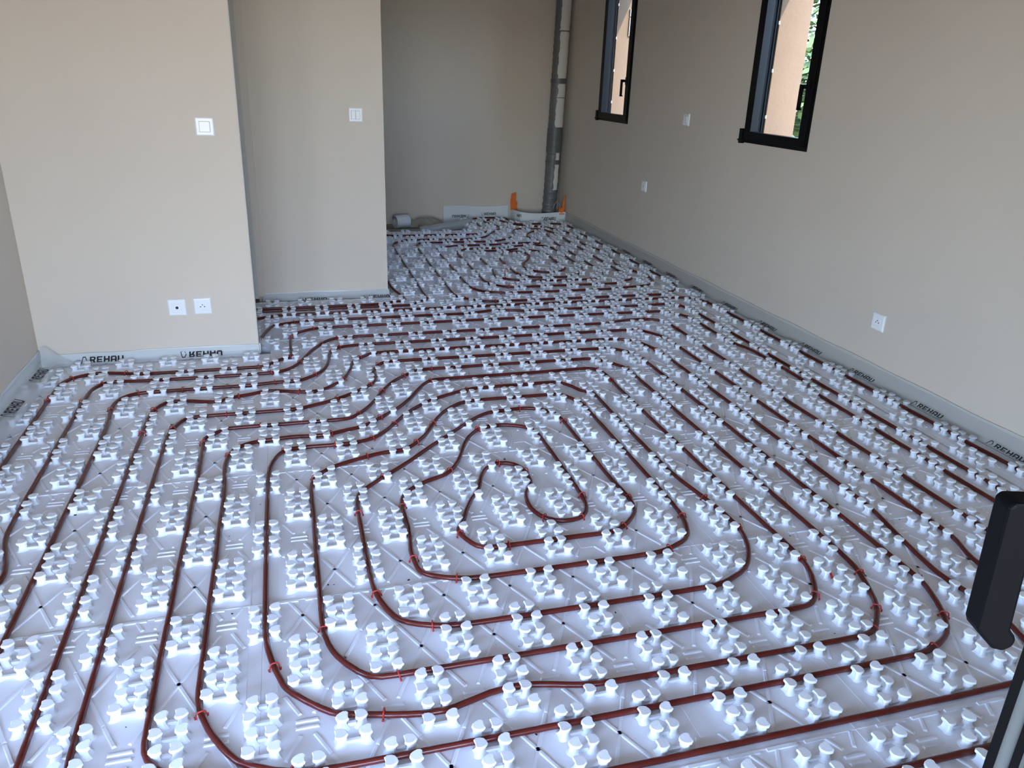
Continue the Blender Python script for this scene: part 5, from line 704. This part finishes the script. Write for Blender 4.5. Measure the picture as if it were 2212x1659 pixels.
# ================================================================== open glazed door at the right of the camera
P0 = Vector((1.3803, -10.2592, 5.1289)); hv = Vector((.963, -.2694, 0)); nv = Vector((-.2694, -.963, 0))
E = Vector((1.5755, -10.3127, 0)); ld = (Vector((3.2, -13.5, 0)) - E).normalized(); fn_ = Vector((-ld.y, ld.x, 0))
if fn_.x > 0: fn_ = -fn_
door = empty('glazed_door', (3.2, -13.5, ZB)); og = (3.2, -13.5, ZB); tag(door, 'black framed glazed door standing open at the right of the view', 'door')
Ltot = (Vector((3.2, -13.5, 0)) - E).length
def leaf(a0, a1, d0, d1, z0, z1, name, m, bev=0.0):
    m = M_DOOR if m is M_FRAME else m
    b = MB(); c = E + ld * ((a0 + a1) / 2) + fn_ * ((d0 + d1) / 2) + Vector((0, 0, (z0 + z1) / 2))
    b.obox(c, ld * ((a1 - a0) / 2), fn_ * ((d1 - d0) / 2), Vector((0, 0, (z1 - z0) / 2))); return b.build(name, m, door, og, bevel=bev)
zb, zt = ZB + .35, 10.5
leaf(0, .037, -.30, .012, zb, zt, 'edge_gasket', M_FRAME)
leaf(.037, .088, -.30, 0, zb, zt, 'grey_seal', M_GREYSEAL)
leaf(.088, .122, -.30, .010, zb, zt, 'inner_gasket', M_FRAME)
leaf(.122, .142, -.30, .0, zb, zt, 'grey_bead', M_GREYSEAL)
leaf(.142, .50, -.30, .008, zb, zt, 'stile', M_FRAME)
leaf(Ltot - .5, Ltot, -.30, .0, zb, zt, 'stile', M_FRAME); leaf(.5, Ltot - .5, -.30, .0, zb, zb + .5, 'rail', M_FRAME); leaf(.5, Ltot - .5, -.30, .0, zt - .5, zt, 'rail', M_FRAME)
leaf(.5, Ltot - .5, -.20, -.10, zb + .5, zt - .5, 'glass_pane', M_GLASS)
poly = [(-.0788, .4744), (-.0572, .4957), (.17, .4944), (.17, .395), (.0620, .3850), (.0545, .36), (.0799, -.0674), (.0816, -.1027), (.1092, -.1327), (.1169, -.1468), (.1117, -.1855), (.0744, -.2085), (.0282, -.1979), (-.0458, -.1236), (-.0556, -.1002)]
b = MB(); b.prism(poly, lambda x, z: P0 + hv * x + Vector((0, 0, z)) + nv * .055, lambda x, z: P0 + hv * x + Vector((0, 0, z)) - nv * .055)
hd = b.build('lever_handle', M_DOOR, door, og, bevel=.014)
q0 = P0 + hv * .15 + Vector((0, 0, .445)); tq = E + ld * .25 + fn_ * .0 + Vector((0, 0, q0.z))
b = MB(); b.tube([q0, q0.lerp(tq, .5), tq], .045, 12); b.build('handle_neck', M_DOOR, hd, og, smooth=True)
b = MB(); b.obox(tq + fn_ * .025, ld * .08, fn_ * .02, Vector((0, 0, .26))); b.build('handle_plate', M_DOOR, hd, og, bevel=.01)

# ================================================================== outdoors past the windows
def bush(c, r, h, n, label, seed):
    o = empty('garden_bush', (c[0], c[1], -.9)); og = (c[0], c[1], -.9); tag(o, label, 'bush', 'green bushes outside the windows'); rr = random.Random(seed)
    b = MB()
    for k in range(5):
        a = rr.uniform(0, 6.28); b.tube([(c[0], c[1], -.9), (c[0] + .3 * r * math.cos(a), c[1] + .3 * r * math.sin(a), h * .45), (c[0] + .7 * r * math.cos(a), c[1] + .7 * r * math.sin(a), h * .85)], [.16, .10, .03], 6)
    b.build('stem', M_BARK, o, og)
    f = MB()
    for k in range(n):
        th = rr.uniform(0, 6.28); z = rr.uniform(.02, 1); q = r * (rr.random() ** .5) * (1 - .55 * abs(z - .45))
        p = Vector((c[0] + q * math.cos(th), c[1] + q * math.sin(th), -.6 + z * h)); a = Vector((rr.uniform(-1, 1), rr.uniform(-1, 1), rr.uniform(-.6, .6))).normalized(); bb = a.cross(Vector((rr.uniform(-1, 1), rr.uniform(-1, 1), 1))).normalized(); s = rr.uniform(.25, .62)
        f.add([p - a * s, p + bb * s * .4, p + a * s, p - bb * s * .4], [(0, 1, 2, 3)])
    fo = f.build('foliage', M_LEAF, o, og, fix=False); fo['kind'] = 'stuff'
bush((26.5, 27), 5.5, 9.5, 3400, 'low green bush seen through the near window', 1)
bush((36, 40), 9, 17, 5200, 'tall pale green bush behind the low bush outside', 2)
bush((54, 22), 8, 13, 3000, 'green bush standing farther right in the garden', 3)

# ------------------------------------------------------------------ specks of site dirt on the panels
b = MB(); rr = random.Random(12)
for k in range(170):
    if k < 22: x, y = (-2.1, 9.9) if False else (rr.uniform(-5.5, 7.5), rr.uniform(-6, 3)); s = rr.uniform(.005, .011)
    else: x, y = rr.uniform(-6.5, 11), rr.uniform(-7.2, 9); s = rr.uniform(.0025, .006)
    a = rr.uniform(0, 3.1); l = rr.uniform(1, 2.2); ca, sa = math.cos(a), math.sin(a)
    b.obox((x, y, s * .5), (ca * s * l, sa * s * l, 0), (-sa * s, ca * s, 0), (0, 0, s * .5))
o = b.build('site_grit', M_GRIT, org=(0, 0, 0)); tag(o, 'scattered dark grit specks lying on the white panels', 'dirt'); o['kind'] = 'stuff'
